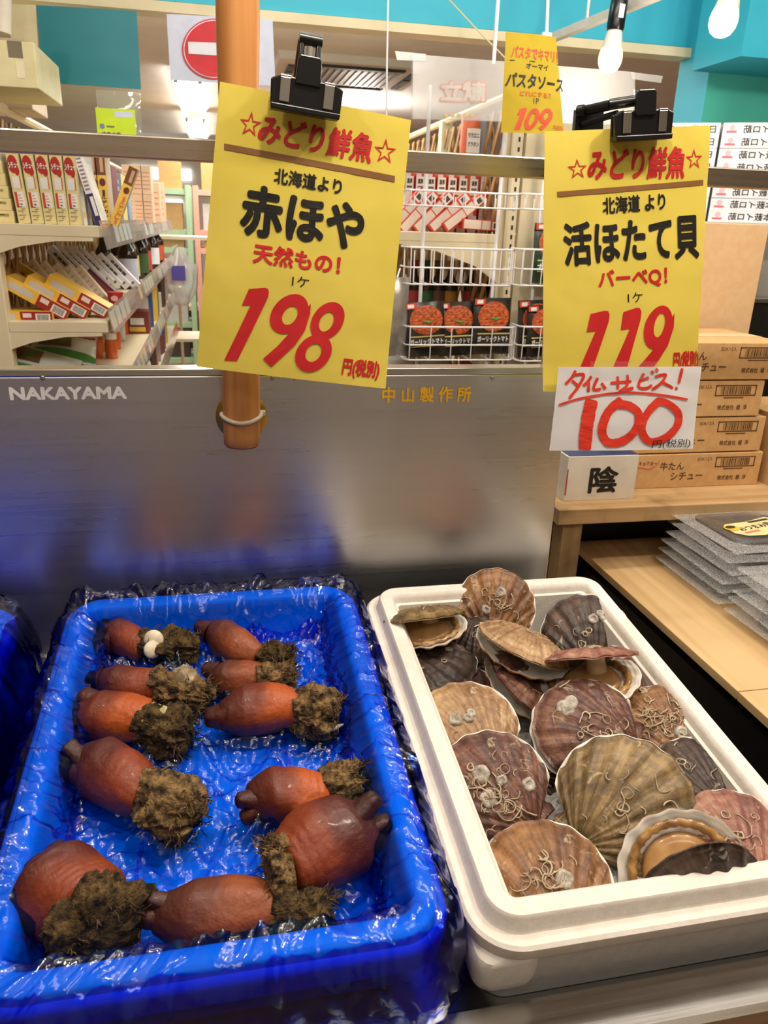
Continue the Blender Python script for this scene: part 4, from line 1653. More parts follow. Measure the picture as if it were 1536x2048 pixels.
def scallop(lab, u, v, px, hgt, tilt, hinge, pal, seed, gape=0.0, worms=10, barns=3, Hs=0.30, nimg=None, nvec=None, inside=False, patch=0.0, lowpal=None, wspot=(0, 0), lowr=1.012):
    """tilt 0 lies flat on the ice, 1 faces the viewer; hinge is an image angle in degrees"""
    c = on_tray(u, v, FLOORS + hgt)
    toward = -ray(u, v)
    n = Vector(nvec).normalized() if nvec else (TN * (1 - tilt) + toward * tilt).normalized()
    if nimg:
        n = ((CR * math.cos(R(nimg[0])) + CU * math.sin(R(nimg[0]))) * math.sqrt(1 - nimg[1] ** 2) + toward * nimg[1]).normalized()
    a = R(hinge)
    hd = CR * math.cos(a) + CU * math.sin(a)
    # direction in the valve plane whose image points along the hinge angle
    vd = ray(u, v)
    k = hd - vd * (hd.dot(n) / vd.dot(n))
    hy = (k - n * k.dot(n)).normalized()
    hx = hy.cross(n)
    Rr = 1.10 * px * depth(c) / FPX
    X = frame(c, hx, hy, n)
    t = thing('scallop', lab, 'scallop', X, 'live scallops in the foam box')
    H = Rr * Hs
    G = TR(0, Rr, 0) @ RX(-gape) @ TR(0, -Rr, 0)
    up = valve(Rr, H, M['inner'], SHELL[pal], seed)
    rgs = random.Random(seed * 7 + 1)
    if gape:
        A = np.array(G)
        up.v = [p @ A[:3, :3].T + A[:3, 3] for p in up.v]
    up.build('upper_valve', t, 180)
    lo = valve(Rr * lowr, H * 0.9, M['inner'], SHELL[lowpal or pal], seed + 50, sgn=-1)
    lo.build('lower_valve', t, 180)
    # growths on the upper valve
    def surf(x, y, lift=0.0):
        return G @ Vector((x, y, dome(x, y, Rr, H) + lift))
    if worms:
        mb = MB()
        for i in range(int(worms * 0.8)):
            ar = abs(rgs.gauss(0, 0.42))
            aa = rgs.random() * 2 * math.pi
            x, y = Rr * min(0.85, ar) * math.cos(aa) + wspot[0] * Rr, Rr * min(0.85, ar) * math.sin(aa) + wspot[1] * Rr
            if x * x + y * y > (0.9 * Rr) ** 2:
                continue
            hd_ = rgs.random() * 6.28
            cur = rgs.uniform(-300, 300)
            st = rgs.uniform(0.0014, 0.0032)
            pts = []
            w = rgs.uniform(0.0003, 0.0010)
            for s in range(rgs.randint(4, 14)):
                if x * x + y * y > (0.95 * Rr) ** 2:
                    break
                pts.append(surf(x, y, w * 0.9 + 0.0012))
                hd_ += cur * st + rgs.gauss(0, 0.25)
                x += st * math.cos(hd_)
                y += st * math.sin(hd_)
            if len(pts) > 3:
                mb.tube(pts, w, M['tubew'], 5)
        if mb.n:
            tag(mb.build('worm_tubes', t, 180), 'chalky white worm tubes', kind='stuff')
    for i in range(barns):
        x, y = rgs.uniform(-0.55, 0.55) * Rr, rgs.uniform(-0.6, 0.5) * Rr
        if i and patch:
            x, y = bx + rgs.uniform(-0.2, 0.2) * Rr, by + rgs.uniform(-0.12, 0.12) * Rr
        bx, by = x, y
        rb_ = Rr * rgs.uniform(0.09, 0.17)
        p = surf(x, y)
        nn = (surf(x + 0.002, y) - p).cross(surf(x, y + 0.002) - p).normalized()
        q = nn.orthogonal().normalized()
        Xb = frame(p, q, nn.cross(q), nn)
        rings = []
        for q, zz in ((1.0, -0.0006), (0.93, 0.0012), (0.72, 0.0022), (0.5, 0.0024), (0.4, 0.0014), (0.1, 0.0012)):
            rings.append([(rb_ * q * (1 + 0.28 * noise.noise(Vector((math.cos(th) * 1.4, math.sin(th) * 1.4, seed * 3.3 + i)))) * math.cos(th), rb_ * q * (1 + 0.28 * noise.noise(Vector((math.cos(th) * 1.4, math.sin(th) * 1.4, seed * 3.3 + i)))) * math.sin(th),
                           zz + 0.0004 * noise.noise(Vector((th * 3, q * 4, seed)))) for th in [2 * math.pi * j / 20 for j in range(20)]])
        MB().loft(rings, M['barn'], Xb, cap1=True).build('barnacle', t, 60)
    if gape and inside:
        # mantle frill round the lower valve and the column of muscle
        mb = MB()
        rings = []
        for q, zz in ((0.84, 0.0002), (0.82, 0.003), (0.76, 0.0036), (0.71, 0.0012), (0.69, -0.002)):
            ring = []
            for i in range(72):
                th = R(-235) + R(290) * i / 71
                w = q + 0.012 * math.sin(i * 2.1)
                ring.append((Rr * w * math.cos(th), Rr * w * math.sin(th), zz + 0.001 * math.sin(i * 1.3)))
            rings.append(ring)
        mb.loft(rings, M['mantle'], close=False)
        tag(mb.build('mantle', t, 180), 'tan frilled mantle')
        mb = MB()
        mb.lathe([(Rr * 0.62, -0.004), (Rr * 0.58, 0.001), (Rr * 0.45, 0.003), (Rr * 0.2, 0.004)], M['gonad'], 30, Matrix.Scale(1, 4))
        tag(mb.build('soft_body', t, 180), 'orange-brown flesh')
        zt = math.tan(R(gape)) * Rr * 0.72 + H * 0.6
        mb = MB()
        mb.lathe([(Rr * 0.24, -0.004), (Rr * 0.20, zt * 0.3), (Rr * 0.19, zt * 0.6), (Rr * 0.23, zt)], M['flesh'], 24, TR(0.15 * Rr, 0.3 * Rr, 0))
        tag(mb.build('muscle', t, 180), 'pale column of muscle')
    return t


scallop('gaping scallop at the rear left, flesh showing, resting on a dark closed one', 850, 1258, 76, 0.066, 0.16, 100, 'olive', 1, gape=19, worms=4, barns=0, inside=True, Hs=0.2, nimg=(97, 0.30), lowpal='pale')
scallop('brown scallop propped upright against the rear wall of the foam box', 990, 1212, 71, 0.075, 0.90, -95, 'tan', 2, worms=26, barns=2)
scallop('dark scallop leaning at the rear right corner of the foam box', 1172, 1272, 80, 0.050, 0.72, -75, 'dark', 3, worms=14, barns=5, patch=1)
scallop('dark mossy scallop lying closed under the gaping one at the rear left', 866, 1322, 82, 0.042, 0.10, 165, 'dark', 4, worms=5, barns=1, Hs=0.22, nimg=(84, 0.5))
scallop('dark scallop mostly hidden behind the pale tilted one', 960, 1284, 50, 0.050, 0.6, 100, 'dark', 5, worms=8, barns=0)
scallop('pale scallop tilted edge-on with a narrow gap, on top of the pile', 1042, 1302, 86, 0.088, 0.2, 64, 'pale', 6, gape=9, worms=4, barns=0, nimg=(66, 0.36), Hs=0.26, lowpal='tan')
scallop('scallop leaning on edge below the pale tilted one, crusted with white', 1040, 1372, 78, 0.055, 0.5, 46, 'red', 7, gape=7, worms=8, barns=4, patch=1, nimg=(46, 0.46), Hs=0.3, lowpal='pale')
scallop('gaping scallop at the right of the pile with its muscle showing', 1180, 1360, 88, 0.080, 0.2, 92, 'rose', 8, gape=29, worms=2, barns=0, inside=True, Hs=0.17, nimg=(98, 0.36), lowpal='pale')
scallop('reddish scallop pressed between the gaping one and the right wall', 1262, 1368, 58, 0.058, 0.4, -60, 'red', 9, worms=3, barns=0)
scallop('reddish scallop peeping out behind the big olive and pink one', 930, 1398, 76, 0.022, 0.25, -60, 'red', 10, worms=4, barns=0)
scallop('big olive and pink scallop with one round white spot, at the left wall', 930, 1462, 97, 0.050, 0.55, -50, 'pale', 11, worms=8, barns=3)
scallop('brown scallop with a cluster of white barnacles, in the middle of the pile', 1170, 1460, 97, 0.070, 0.52, -20, 'red', 12, worms=26, barns=6, patch=1, gape=5, lowpal='pale', lowr=1.04)
scallop('scallop covered in curled worm tubes, against the right wall', 1322, 1452, 84, 0.062, 0.45, -60, 'tan', 13, worms=70, barns=1)
scallop('dark scallop deep in the ice, between the two largest ones', 1110, 1560, 66, 0.014, 0.3, 160, 'dark', 14, worms=9, barns=0, wspot=(0, 0.0))
scallop('round scallop crusted with white worm curls, by the left wall', 980, 1580, 108, 0.046, 0.74, -42, 'red', 15, worms=64, barns=4, wspot=(0.1, 0.15))
scallop('dark scallop behind the fan-ribbed one, at the right wall', 1394, 1562, 88, 0.056, 0.40, -50, 'dark', 16, worms=8, barns=0)
scallop('largest scallop, olive with clear fan ribs and its hinge at the lower left', 1252, 1606, 125, 0.066, 0.70, -138, 'olive', 17, worms=22, barns=0, Hs=0.26)
scallop('rose-coloured scallop at the near right corner of the box', 1464, 1690, 106, 0.066, 0.50, -62, 'rose', 18, worms=24, barns=0)
scallop('orange-brown scallop with pale bands, against the near wall', 1088, 1770, 122, 0.040, 0.50, -68, 'tan', 19, worms=34, barns=1)
scallop('dark scallop in the gap between the fan-ribbed one and the near wall', 1222, 1768, 46, 0.014, 0.4, -90, 'dark', 20, worms=4, barns=0)
scallop('wide open scallop showing its white inside, at the near wall', 1366, 1746, 116, 0.047, 0.98, -56, 'dark', 21, nimg=(-58, 0.93), gape=30, worms=2, barns=2, inside=True, Hs=0.2, lowpal='pale')


# ------------------------------------------------------------------ wooden stand on the right
ZB0 = 0.905                                                         # top of the pine board
t = thing('pine_board', 'wide pine board lying low beside the foam box', 'board', (1.2, 0.95, ZB0 - 0.014))
MB().span(0.69, 1.75, 0.30, 0.795, ZB0 - 0.014, ZB0, M['pine']).build('plank', t, world=True, bevel=0.001)
MB().span(0.69, 1.75, 0.797, 1.34, ZB0 - 0.014, ZB0, M['pine']).build('plank', t, world=True, bevel=0.001)
for xx in (1.0, 1.65):
    MB().span(xx - 0.02, xx + 0.02, 0.32, 1.3, ZB0 - 0.054, ZB0 - 0.014, M['plank']).build('batten', t, world=True)
t = thing('shade_filler', 'added dark shade crate under the pine board', 'filler', (1.25, 0.85, 0))
MB().span(0.72, 1.75, 0.32, 1.33, 0.0, ZB0 - 0.054, base('shade_filler_black', srgb(14, 14, 15), 0.6)).build('filler_body', t, world=True)  # solid dark mass added to stand for the shade below the board
t = thing('shade_filler', 'added dark shade crate pushed under the wooden stand', 'filler', (1.2, 1.53, 0))
MB().span(0.645, 1.79, 1.36, 1.635, 0.0, 0.97, base('shade_filler_black', srgb(14, 14, 15), 0.6)).build('filler_body', t, world=True)  # dark backing added so the gap under the stand reads as shade
ZS = 1.03
t = thing('wooden_stand', 'worn wooden stand carrying the brown cartons', 'stand', (1.1, 1.36, 0))
MB().span(0.585, 1.9, 1.20, 1.40, ZS - 0.03, ZS, M['plank']).build('top_plank', t, world=True, bevel=0.002)
MB().span(0.585, 1.9, 1.402, 1.70, ZS - 0.03, ZS, M['plank']).build('top_plank', t, world=True, bevel=0.002)
for x0 in (0.598, 1.8):
    MB().span(x0, x0 + 0.040, 1.205, 1.245, 0, ZS - 0.03, M['post']).build('leg', t, world=True, bevel=0.002)
    MB().span(x0, x0 + 0.040, 1.64, 1.68, 0, ZS - 0.03, M['post']).build('leg', t, world=True, bevel=0.002)

# brown cartons of stew
INK = plain(96, 62, 30)
LABS = ['brown stew carton at the bottom of its stack, beside the small white box', 'brown stew carton second from the bottom of its stack',
        'brown stew carton third from the bottom of its stack', 'brown stew carton on top of its stack']
for k, (x1, z0, yo) in enumerate(((1.056, ZS, 1.295), (1.047, ZS + 0.0715, 1.296), (1.026, ZS + 0.143, 1.294), (1.062, ZS + 0.2145, 1.293))):
    w, h, d = 0.292, 0.069, 0.21
    X = TR(x1 - w / 2, yo + d / 2, z0)
    t = thing('carton', LABS[k], 'carton', X, 'stacked brown stew cartons')
    MB().span(-w / 2, w / 2, -d / 2, d / 2, 0, h, M['kraft']).build('body', t, bevel=0.0015)
    mb = MB()
    y = -d / 2 - 0.0006
    mb.text('牛たん', -0.052, 0.045, 0.052, 0.017, y, INK, bold=0.02)
    mb.text('シチュー', -0.017, 0.024, 0.070, 0.016, y, INK, bold=0.02)
    mb.text('キョクヨー', -0.105, 0.052, 0.038, 0.008, y, plain(150, 50, 40), bold=0.02)
    mb.tube([(-0.128, y, 0.045), (-0.10, y, 0.040), (-0.088, y, 0.046), (-0.082, y, 0.056)], 0.0006, plain(200, 70, 50), 4)
    mb.text('EOK/12入', 0.018, 0.058, 0.032, 0.008, y, INK)
    mb.text('株式会社  極  洋', 0.084, 0.018, 0.064, 0.010, y, INK, bold=0.012)
    x0, x1b, z0b, z1b = 0.042, 0.130, 0.040, 0.061
    for q in ((x0, z0b, x1b, z0b + 0.002), (x0, z1b - 0.002, x1b, z1b), (x0, z0b, x0 + 0.0022, z1b), (x1b - 0.0022, z0b, x1b, z1b)):
        mb.fq(*q, y, INK)
    mb.barcode(x0 + 0.012, z0b + 0.003, x1b - 0.012, z1b - 0.003, y, INK, 3)
    mb.fq(x0 + 0.02, z0b - 0.0045, x1b - 0.025, z0b - 0.0025, y, INK)
    mb.build('print', t)
    MB().fq(-w / 2 + 0.004, h / 2 - 0.0012, w / 2, h / 2 + 0.0012, d / 2, M['kraft2']).quad([(-w / 2, -0.025, h + 0.0004), (w / 2, -0.025, h + 0.0004), (w / 2, 0.025, h + 0.0004), (-w / 2, 0.025, h + 0.0004)], M['kraft2']).build('tape_strip', t)
t = thing('carton', 'plain brown carton at the far end of the stand, right of the stew cartons', 'carton', (1.19, 1.36, ZS))
MB().span(1.075, 1.34, 1.26, 1.47, ZS, ZS + 0.142, M['kraft']).build('body', t, bevel=0.0015, world=True)

# tall pale carton behind the stack
t = thing('tall_carton', 'tall plain pale carton standing behind the stack of stew cartons', 'carton', (1.03, 1.58, ZS))
MB().span(0.905, 1.150, 1.535, 1.66, ZS, 1.5245, M['kraft2']).build('body', t, bevel=0.0015, world=True)

# small white box with one brush character
t = thing('white_box', 'small white box marked with one black brush character', 'box', (0.682, 1.295, ZS))
MB().span(0.612, 0.753, 1.243, 1.293, ZS, ZS + 0.086, plain(232, 224, 212)).build('body', t, bevel=0.001, world=True)
mb = MB().text('陰', 0.687, ZS + 0.040, 0.058, 0.052, 1.2424, M['black'], bold=0.03)
mb.fq(0.6128, ZS + 0.012, 0.6150, ZS + 0.062, 1.2424, plain(190, 40, 40))
mb.quad([(0.614, 1.244, ZS + 0.0866), (0.752, 1.244, ZS + 0.0866), (0.752, 1.292, ZS + 0.0866), (0.614, 1.292, ZS + 0.0866)], plain(38, 48, 92))
mb.build('print', t, world=True)

# clear packs of kelp, two stacks on the pine board
def pack_mesh(t, first):
    w, d = 0.205, 0.20
    # flange
    rings = [rr(-w / 2 + 0.026, w / 2 - 0.026, -d / 2 + 0.026, d / 2 - 0.026, 0.03, 0.0, 8), ]
    mb = MB()
    o = rr(-w / 2, w / 2, -d / 2, d / 2, 0.006, 0.0, 8)
    i_ = rr(-w / 2 + 0.026, w / 2 - 0.026, -d / 2 + 0.026, d / 2 - 0.026, 0.034, 0.001, 8)
    mb.loft([[(x, y, z - 0.0006) for x, y, z in o], o, [(x * 0.985, y * 0.985, z + 0.001) for x, y, z in o], i_], M['packf'])
    mb.build('flange', t, 40)
    mb = MB()
    L = [rr(-w / 2 + q, w / 2 - q, -d / 2 + q, d / 2 - q, 0.034, z, 8) for q, z in ((0.026, 0.001), (0.027, 0.005), (0.030, 0.0062), (0.040, 0.0062), (0.044, 0.0040))]
    mb.loft(L, M['packp'], cap1=True)
    mb.build('lid', t, 40)
    mb = MB()
    L = [rr(-w / 2 + q, w / 2 - q, -d / 2 + q, d / 2 - q, 0.03, z, 8) for q, z in ((0.030, 0.0), (0.034, -0.011), (0.040, -0.0135))]
    mb.loft(L, M['packp'], cap1=True)
    mb.build('tub', t, 40)
    mb = MB()
    L = []
    for q, z in ((0.036, -0.0128), (0.033, -0.006), (0.036, 0.0005), (0.050, 0.0024), (0.080, 0.0028)):
        ring = rr(-w / 2 + q, w / 2 - q, -d / 2 + q, d / 2 - q, 0.024, z, 8)
        L.append([(x, y, zz + 0.0008 * noise.noise(Vector((x * 90, y * 90, 1)))) for x, y, zz in ring])
    mb.loft(L, M['kombu'], cap0=True, cap1=True)
    tag(mb.build('dark_food', t, 60), 'black shredded food')
    if first:
        mb = MB()
        lab = plain(236, 222, 160)
        X = TR(0.012, -0.006, 0.0050) @ RZ(12)
        pts = [(-0.062, 0.020), (-0.05, 0.030), (0.0, 0.026), (0.055, 0.032), (0.07, 0.012), (0.062, -0.014), (0.066, -0.03), (0.02, -0.026), (-0.02, -0.034), (-0.052, -0.026), (-0.066, -0.008)]
        mb.quad([(x, y, 0) for x, y in pts], lab, X)
        Y = X @ RX(-90)
        mb.text('おつまみ昆布', 0.004, 0.002, 0.098, 0.018, -0.0003, M['black'], Y, bold=0.02)
        mb.fq(0.0, 0.018, 0.05, 0.025, -0.0003, plain(60, 54, 46), Y)
        mb.disc(-0.052, 0.012, 0.015, 0.013, -0.0006, plain(228, 196, 60), Y)
        mb.disc(-0.052, 0.015, 0.011, 0.006, -0.0009, plain(70, 40, 24), Y)
        for (qx, qz, qw) in ((-0.03, -0.014, 0.018), (0.028, -0.016, 0.016), (0.046, 0.005, 0.010)):
            mb.fq(qx - qw, qz - 0.003, qx + qw, qz + 0.003, -0.0003, plain(224, 120, 104), Y)
        tag(mb.build('label_sticker', t), 'cream printed sticker')


for st, (cx, cy, n, nm) in enumerate(((0.905, 1.118, 6, 'far'), (0.908, 0.905, 5, 'near'))):
    for k in range(n):
        z = ZB0 + 0.0140 + k * 0.0182
        X = TR(cx + 0.003 * k + 0.002 * math.sin(k * 2.3 + st), cy + 0.004 * math.sin(k * 1.7 + st), z) @ RZ(2.0 * math.sin(k * 2.9 + st * 2))
        wh = 'topmost' if k == n - 1 else ('lowest' if k == 0 else ORD[k])
        lab = 'clear kelp pack, %s%s in the %s stack on the board' % (wh, '' if k in (0, n - 1) else ' from the bottom', 'rear' if st == 0 else 'nearer')
        if st == 0 and k == n - 1:
            lab = 'clear kelp pack with a cream sticker, topmost in the rear stack'
        t = thing('kelp_pack', lab, 'food pack', X, 'clear kelp packs stacked on the board')
        pack_mesh(t, st == 0 and k == n - 1)

# shelf of white cartons beyond the kraft box standing in for a mirror reflection, lettering reversed
t = thing('side_shelf', 'plain shelf behind the tall carton carrying mirrored white cartons', 'shelf', (1.45, 2.1, 0))
XQ = TR(1.44, 2.02, 0) @ RZ(-30)
MB().span(-0.30, 0.30, -0.09, 0.12, 1.515, 1.535, M['wallp'], XQ).build('shelf_board', t, world=True)
for xx in (-0.28, 0.28):
    MB().span(xx - 0.015, xx + 0.015, 0.08, 0.11, 0, 1.515, M['grey'], XQ).build('leg', t, world=True)
WB = plain(232, 236, 244)
for c in range(3):
    for r_ in range(8):
        w = 0.185
        lab = 'mirror image of a white carton, %s row up in the %s column' % (ORD[r_], ('partly covered', 'middle', 'outermost')[c])
        X = XQ @ TR(-0.205 + c * 0.192, -0.012 + 0.002 * (r_ % 2), 1.535 + r_ * 0.0302)
        t = thing('mirrored_carton', lab, 'carton', X, 'mirror images of white cartons')
        mb = MB().span(-w / 2, w / 2, -0.06, 0.06, 0, 0.0298, WB)
        mb.text('日本薮イロ莇', 0.020, 0.0145, 0.125, 0.019, -0.0606, M['dark'], mirror=True, bold=0.015)
        mb.disc(-0.070, 0.018, 0.007, 0.007, -0.0605, plain(240, 190, 200))
        mb.fq(-0.083, 0.006, -0.058, 0.011, -0.0605, plain(226, 110, 130))
        mb.build('body', t)

t = thing('dark_display', 'dark glossy case showing lamp reflections, right of the tall carton', 'display case', (1.35, 1.75, ZS))
MB().span(1.185, 1.65, 1.60, 1.69, ZS, 1.36, base('dark_gloss', srgb(30, 28, 27), 0.08, 0, 0.6)).build('case', t, world=True)
MB().span(1.185, 1.65, 1.596, 1.694, 1.36, 1.368, M['bright']).build('top_edge', t, world=True)
MB().span(1.19, 1.65, 1.62, 1.69, 1.368, 1.45, M['clearp']).build('clear_cover', t, world=True)


# ------------------------------------------------------------------ hanging sheets, cords and lamps
t = thing('hanging_sheet', 'plain dark teal sheet hanging from the beam', 'sheet', Vector(at(180, 170, 2.37)))
sh = Sheet([(72, 10), (273, 22), (282, 179), (85, 165)], (2.37, 2.37, 2.37, 2.37), 0.004, 0.002, 5)
sh.paper(M['tealsheet'], 12, 10, 0.002).build('sheet', t, 180, world=True)
t = thing('no_entry_sheet', 'white sheet with a red no-entry disc, hanging from the beam', 'sign', Vector(at(400, 162, 2.37)))
sh = Sheet([(333, 28), (545, 38), (551, 172), (341, 160)], (2.37, 2.37, 2.37, 2.37), 0.0, 0.0, 6)
sh.paper(plain(206, 214, 238), 14, 10, 0.001).build('sheet', t, 180, world=True)
mb = MB()


def ell(sh, mb, cx, cy, rx, ry, mat, lift, n=36):
    mb.quad([sh.pt(*sh.st(cx + rx * math.cos(2 * math.pi * i / n), cy + ry * math.sin(2 * math.pi * i / n)), lift) for i in range(n)], mat)


ell(sh, mb, 427, 98, 64, 61, plain(214, 44, 62), 0.003)
ell(sh, mb, 427, 98, 61, 58, plain(232, 232, 240), 0.0045)
ell(sh, mb, 427, 98, 59, 56, plain(206, 30, 48), 0.006)
mb.quad([sh.pt(*sh.st(*p), 0.008) for p in ((375, 84), (478, 88), (479, 114), (376, 108))], plain(226, 230, 242))
mb.build('no_entry_mark', t, world=True)

t = thing('price_tag_sheet', 'small curled yellow price sheet reading 109, hanging above the pasta rack', 'price sign', Vector(at(1065, 270, 1.72)))
sh = Sheet([(1012, 64), (1112, 74), (1128, 271), (1002, 265)], (1.72, 1.72, 1.72, 1.72), 0.012, 0.0, 7)
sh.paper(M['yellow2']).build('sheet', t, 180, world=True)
mb = MB()
rd = plain(206, 78, 44)
P4 = lambda x, y: (960 + x / 2.6667, y / 2.6667)
for s_, x, y, w, h, mt, bo, shr in (('パスタでキマリ！', 290, 270, 90, 24, rd, 0.03, 0.1), ('オーマイ', 298, 330, 42, 12, M['black'], 0.02, 0.1), ('パスタソース', 290, 405, 104, 30, M['black'], 0.035, 0.15),
                                ('どれにする？', 286, 472, 54, 11, rd, 0.015, 0), ('1P', 288, 510, 9, 12, M['black'], 0, 0), ('円(税別)', 412, 678, 18, 14, rd, 0.01, 0)):
    sh.text(mb, s_, *P4(x, y), w, h, mt, bo, shr, -0.04)
fill(sh, mb, [P4(*p) for p in ((203, 556), (236, 548), (240, 558), (204, 690), (174, 691), (206, 592), (190, 595))], rd)
loop(sh, mb, (266, 622), (34, 70), (13, 40), (0, 0), 0.26, rd, P4, 0.0009)
loop(sh, mb, (340, 600), (34, 48), (14, 24), (2, 0), 0.22, rd, P4, 0.0009)
fill(sh, mb, [P4(*p) for p in ((380, 570), (376, 612), (350, 660), (318, 694), (300, 676), (330, 648), (350, 610))], rd, 0.0011)
sh.poly(mb, [P4(157, 292), P4(157, 297), P4(280, 302), P4(280, 307), P4(420, 317), P4(420, 321)], M['black'])
tag(mb.build('print', t, world=True), 'red and black printing')
t = thing('hanging_rod', 'thin white rod holding the small price sheet', 'rod', Vector(at(1095, 76, 1.73)))
MB().tube([at(1092, 100, 1.735), at(1098, -60, 1.735)], 0.0035, M['wire'], 8).build('rod', t, world=True)
MB().box(at(1093, 72, 1.73), (0.02, 0.01, 0.012), M['wire']).build('clip', t, world=True, bevel=0.001)

# hanging clear sign with reversed lettering
t = thing('clear_hanging_sign', 'clear acrylic hanging sign with reversed white and red lettering', 'sign', Vector(at(1050, 240, 2.1)))
sh = Sheet([(826, 108), (1269, 144), (1268, 250), (826, 237)], (2.1, 2.1, 2.1, 2.1), 0, 0, 8)
sh.paper(M['frost'], 6, 4, 0.003).build('panel', t, 180, world=True)
for q in ([(790, 102), (852, 108), (850, 122), (794, 120)], [(1262, 144), (1326, 152), (1322, 166), (1264, 158)]):
    MB().quad([at(*p, 2.095) for p in q], M['frost']).quad([at(*p, 2.103) for p in q], M['frost']).build('hanger_strip', t, world=True)
mb = MB()
for a, b in (((824, 110), (824, 238)), ((1269, 146), (1268, 248)), ((826, 237), (1268, 250))):
    mb.tube([at(*a, 2.097), at(*b, 2.097)], 0.002, M['clearp'], 6)
mb.build('edge_bead', t, world=True)
mb = MB()
v_, f_ = glyphs('献立', 0.06)
def put_rev(mb, text, cx, cy, w, h, mat, bold, lift):
    v_, f_ = glyphs(text, bold)
    mb.add([sh.pt(*sh.st(cx - x * w, cy - y * h), lift + l) for x, y, l in v_], f_, mat)
put_rev(mb, '献立', 936, 183, 104, 47, plain(190, 150, 142), 0.09, 0.0006)
put_rev(mb, '献立', 936, 183, 96, 40, plain(186, 180, 176), 0.045, 0.0012)
for k in range(5):
    ell(sh, mb, 900 + k * 14, 231, 5, 4, plain(190, 172, 130), 0.0012, 12)
mb.build('reversed_lettering', t, world=True)

t = thing('hanging_string', 'thin white string hanging in front of the air conditioner', 'cord', Vector(at(772, 300, 2.2)))
MB().tube([at(777, -40, 2.2), at(774, 120, 2.2), at(772, 310, 2.2)], 0.0024, M['wire'], 6).build('strand', t, world=True)
t = thing('hanging_string', 'slanting pale string above the clear sign', 'cord', Vector(at(950, 60, 2.3)))
MB().tube([at(880, -20, 2.3), at(945, 50, 2.3), at(1012, 118, 2.3)], 0.002, M['trim'], 6).build('strand', t, world=True)
t = thing('hanging_rod', 'white rod hanging above the clear sign', 'rod', Vector(at(988, 126, 2.12)))
MB().tube([at(999, -40, 2.12), at(987, 128, 2.12)], 0.005, M['wire'], 8).build('rod', t, world=True)

# lighting track with LED bulbs
p0, p1 = at(1078, 87, 2.39), at(1290, 0, 1.93)
t = thing('lighting_track', 'white ceiling track running back to the beam', 'track', (p0 + p1) / 2)
d = (p1 - p0)
p2 = p0 + d * 2.4
MB().tube([p0, p2], 0.014, plain(214, 210, 200), 4).build('rail', t, 20, world=True)
for q in (0.5, 2.0):
    c = p0 + d * q
    MB().tube([c, Vector((c.x, c.y, 2.8))], 0.004, M['wire'], 6).build('hanger', t, world=True)


def led(lab, tip, tilt, neck, top):
    X = TR(*tip) @ RX(tilt[0]) @ RY(tilt[1])
    t = thing('led_bulb', lab, 'light bulb', X, 'glowing bulbs on the track')
    MB().lathe([(0.002, -0.001), (0.012, 0.001), (0.021, 0.007), (0.027, 0.018), (0.0285, 0.030), (0.0275, 0.040), (0.0245, 0.050)], M['bulb'], 24).build('globe', t, 180)
    MB().lathe([(0.0248, 0.050), (0.0215, 0.066), (0.018, 0.084), (0.0165, 0.090)], M['bulbneck'], 24).build('neck', t, 60)
    mb = MB().lathe([(0.019, 0.088), (0.021, 0.094), (0.020, 0.15), (0.016, 0.155)], M['blackplastic'], 20)
    mb.tube([(0, 0, 0.15), (0, 0, 0.20)], 0.010, M['blackplastic'], 12)
    mb.box((0, 0, 0.20), (0.026, 0.03, 0.035), M['blackplastic'])
    mb.tube([(0, 0, 0.21), (0, 0, neck)], 0.010, M['blackplastic'], 12)
    mb.build('socket', t, 40)
    MB().box((0.0, -0.0205, 0.125), (0.013, 0.001, 0.028), M['wire']).build('rating_label', t)
    lamp('led_bulb_light', 'POINT', tuple(Vector(tip) + Vector((0, 0, -0.02))), 2.4, WARM, 0.03)
    return t


b2 = at(1216, 145, 1.97)
led('smaller glowing bulb on a long black socket below the track', b2, (0, 3), 0.245, 0)
b1 = at(1438, 74, 1.66)
led('large glowing bulb at the upper right, in front of the blue soffit', b1, (0, 8), 0.5, 0)
t = thing('lighting_track', 'second ceiling track out of frame carrying the larger bulb', 'track', (b1.x + 0.06, 1.6, b1.z + 0.5))
MB().tube([(b1.x + 0.07, 2.0, b1.z + 0.5), (b1.x + 0.07, 0.3, b1.z + 0.5)], 0.014, plain(214, 210, 200), 4).build('rail', t, 20, world=True)
for yy in (0.6, 1.8):
    MB().tube([(b1.x + 0.07, yy, b1.z + 0.5), (b1.x + 0.07, yy, 2.8)], 0.004, M['wire'], 6).build('hanger', t, world=True)


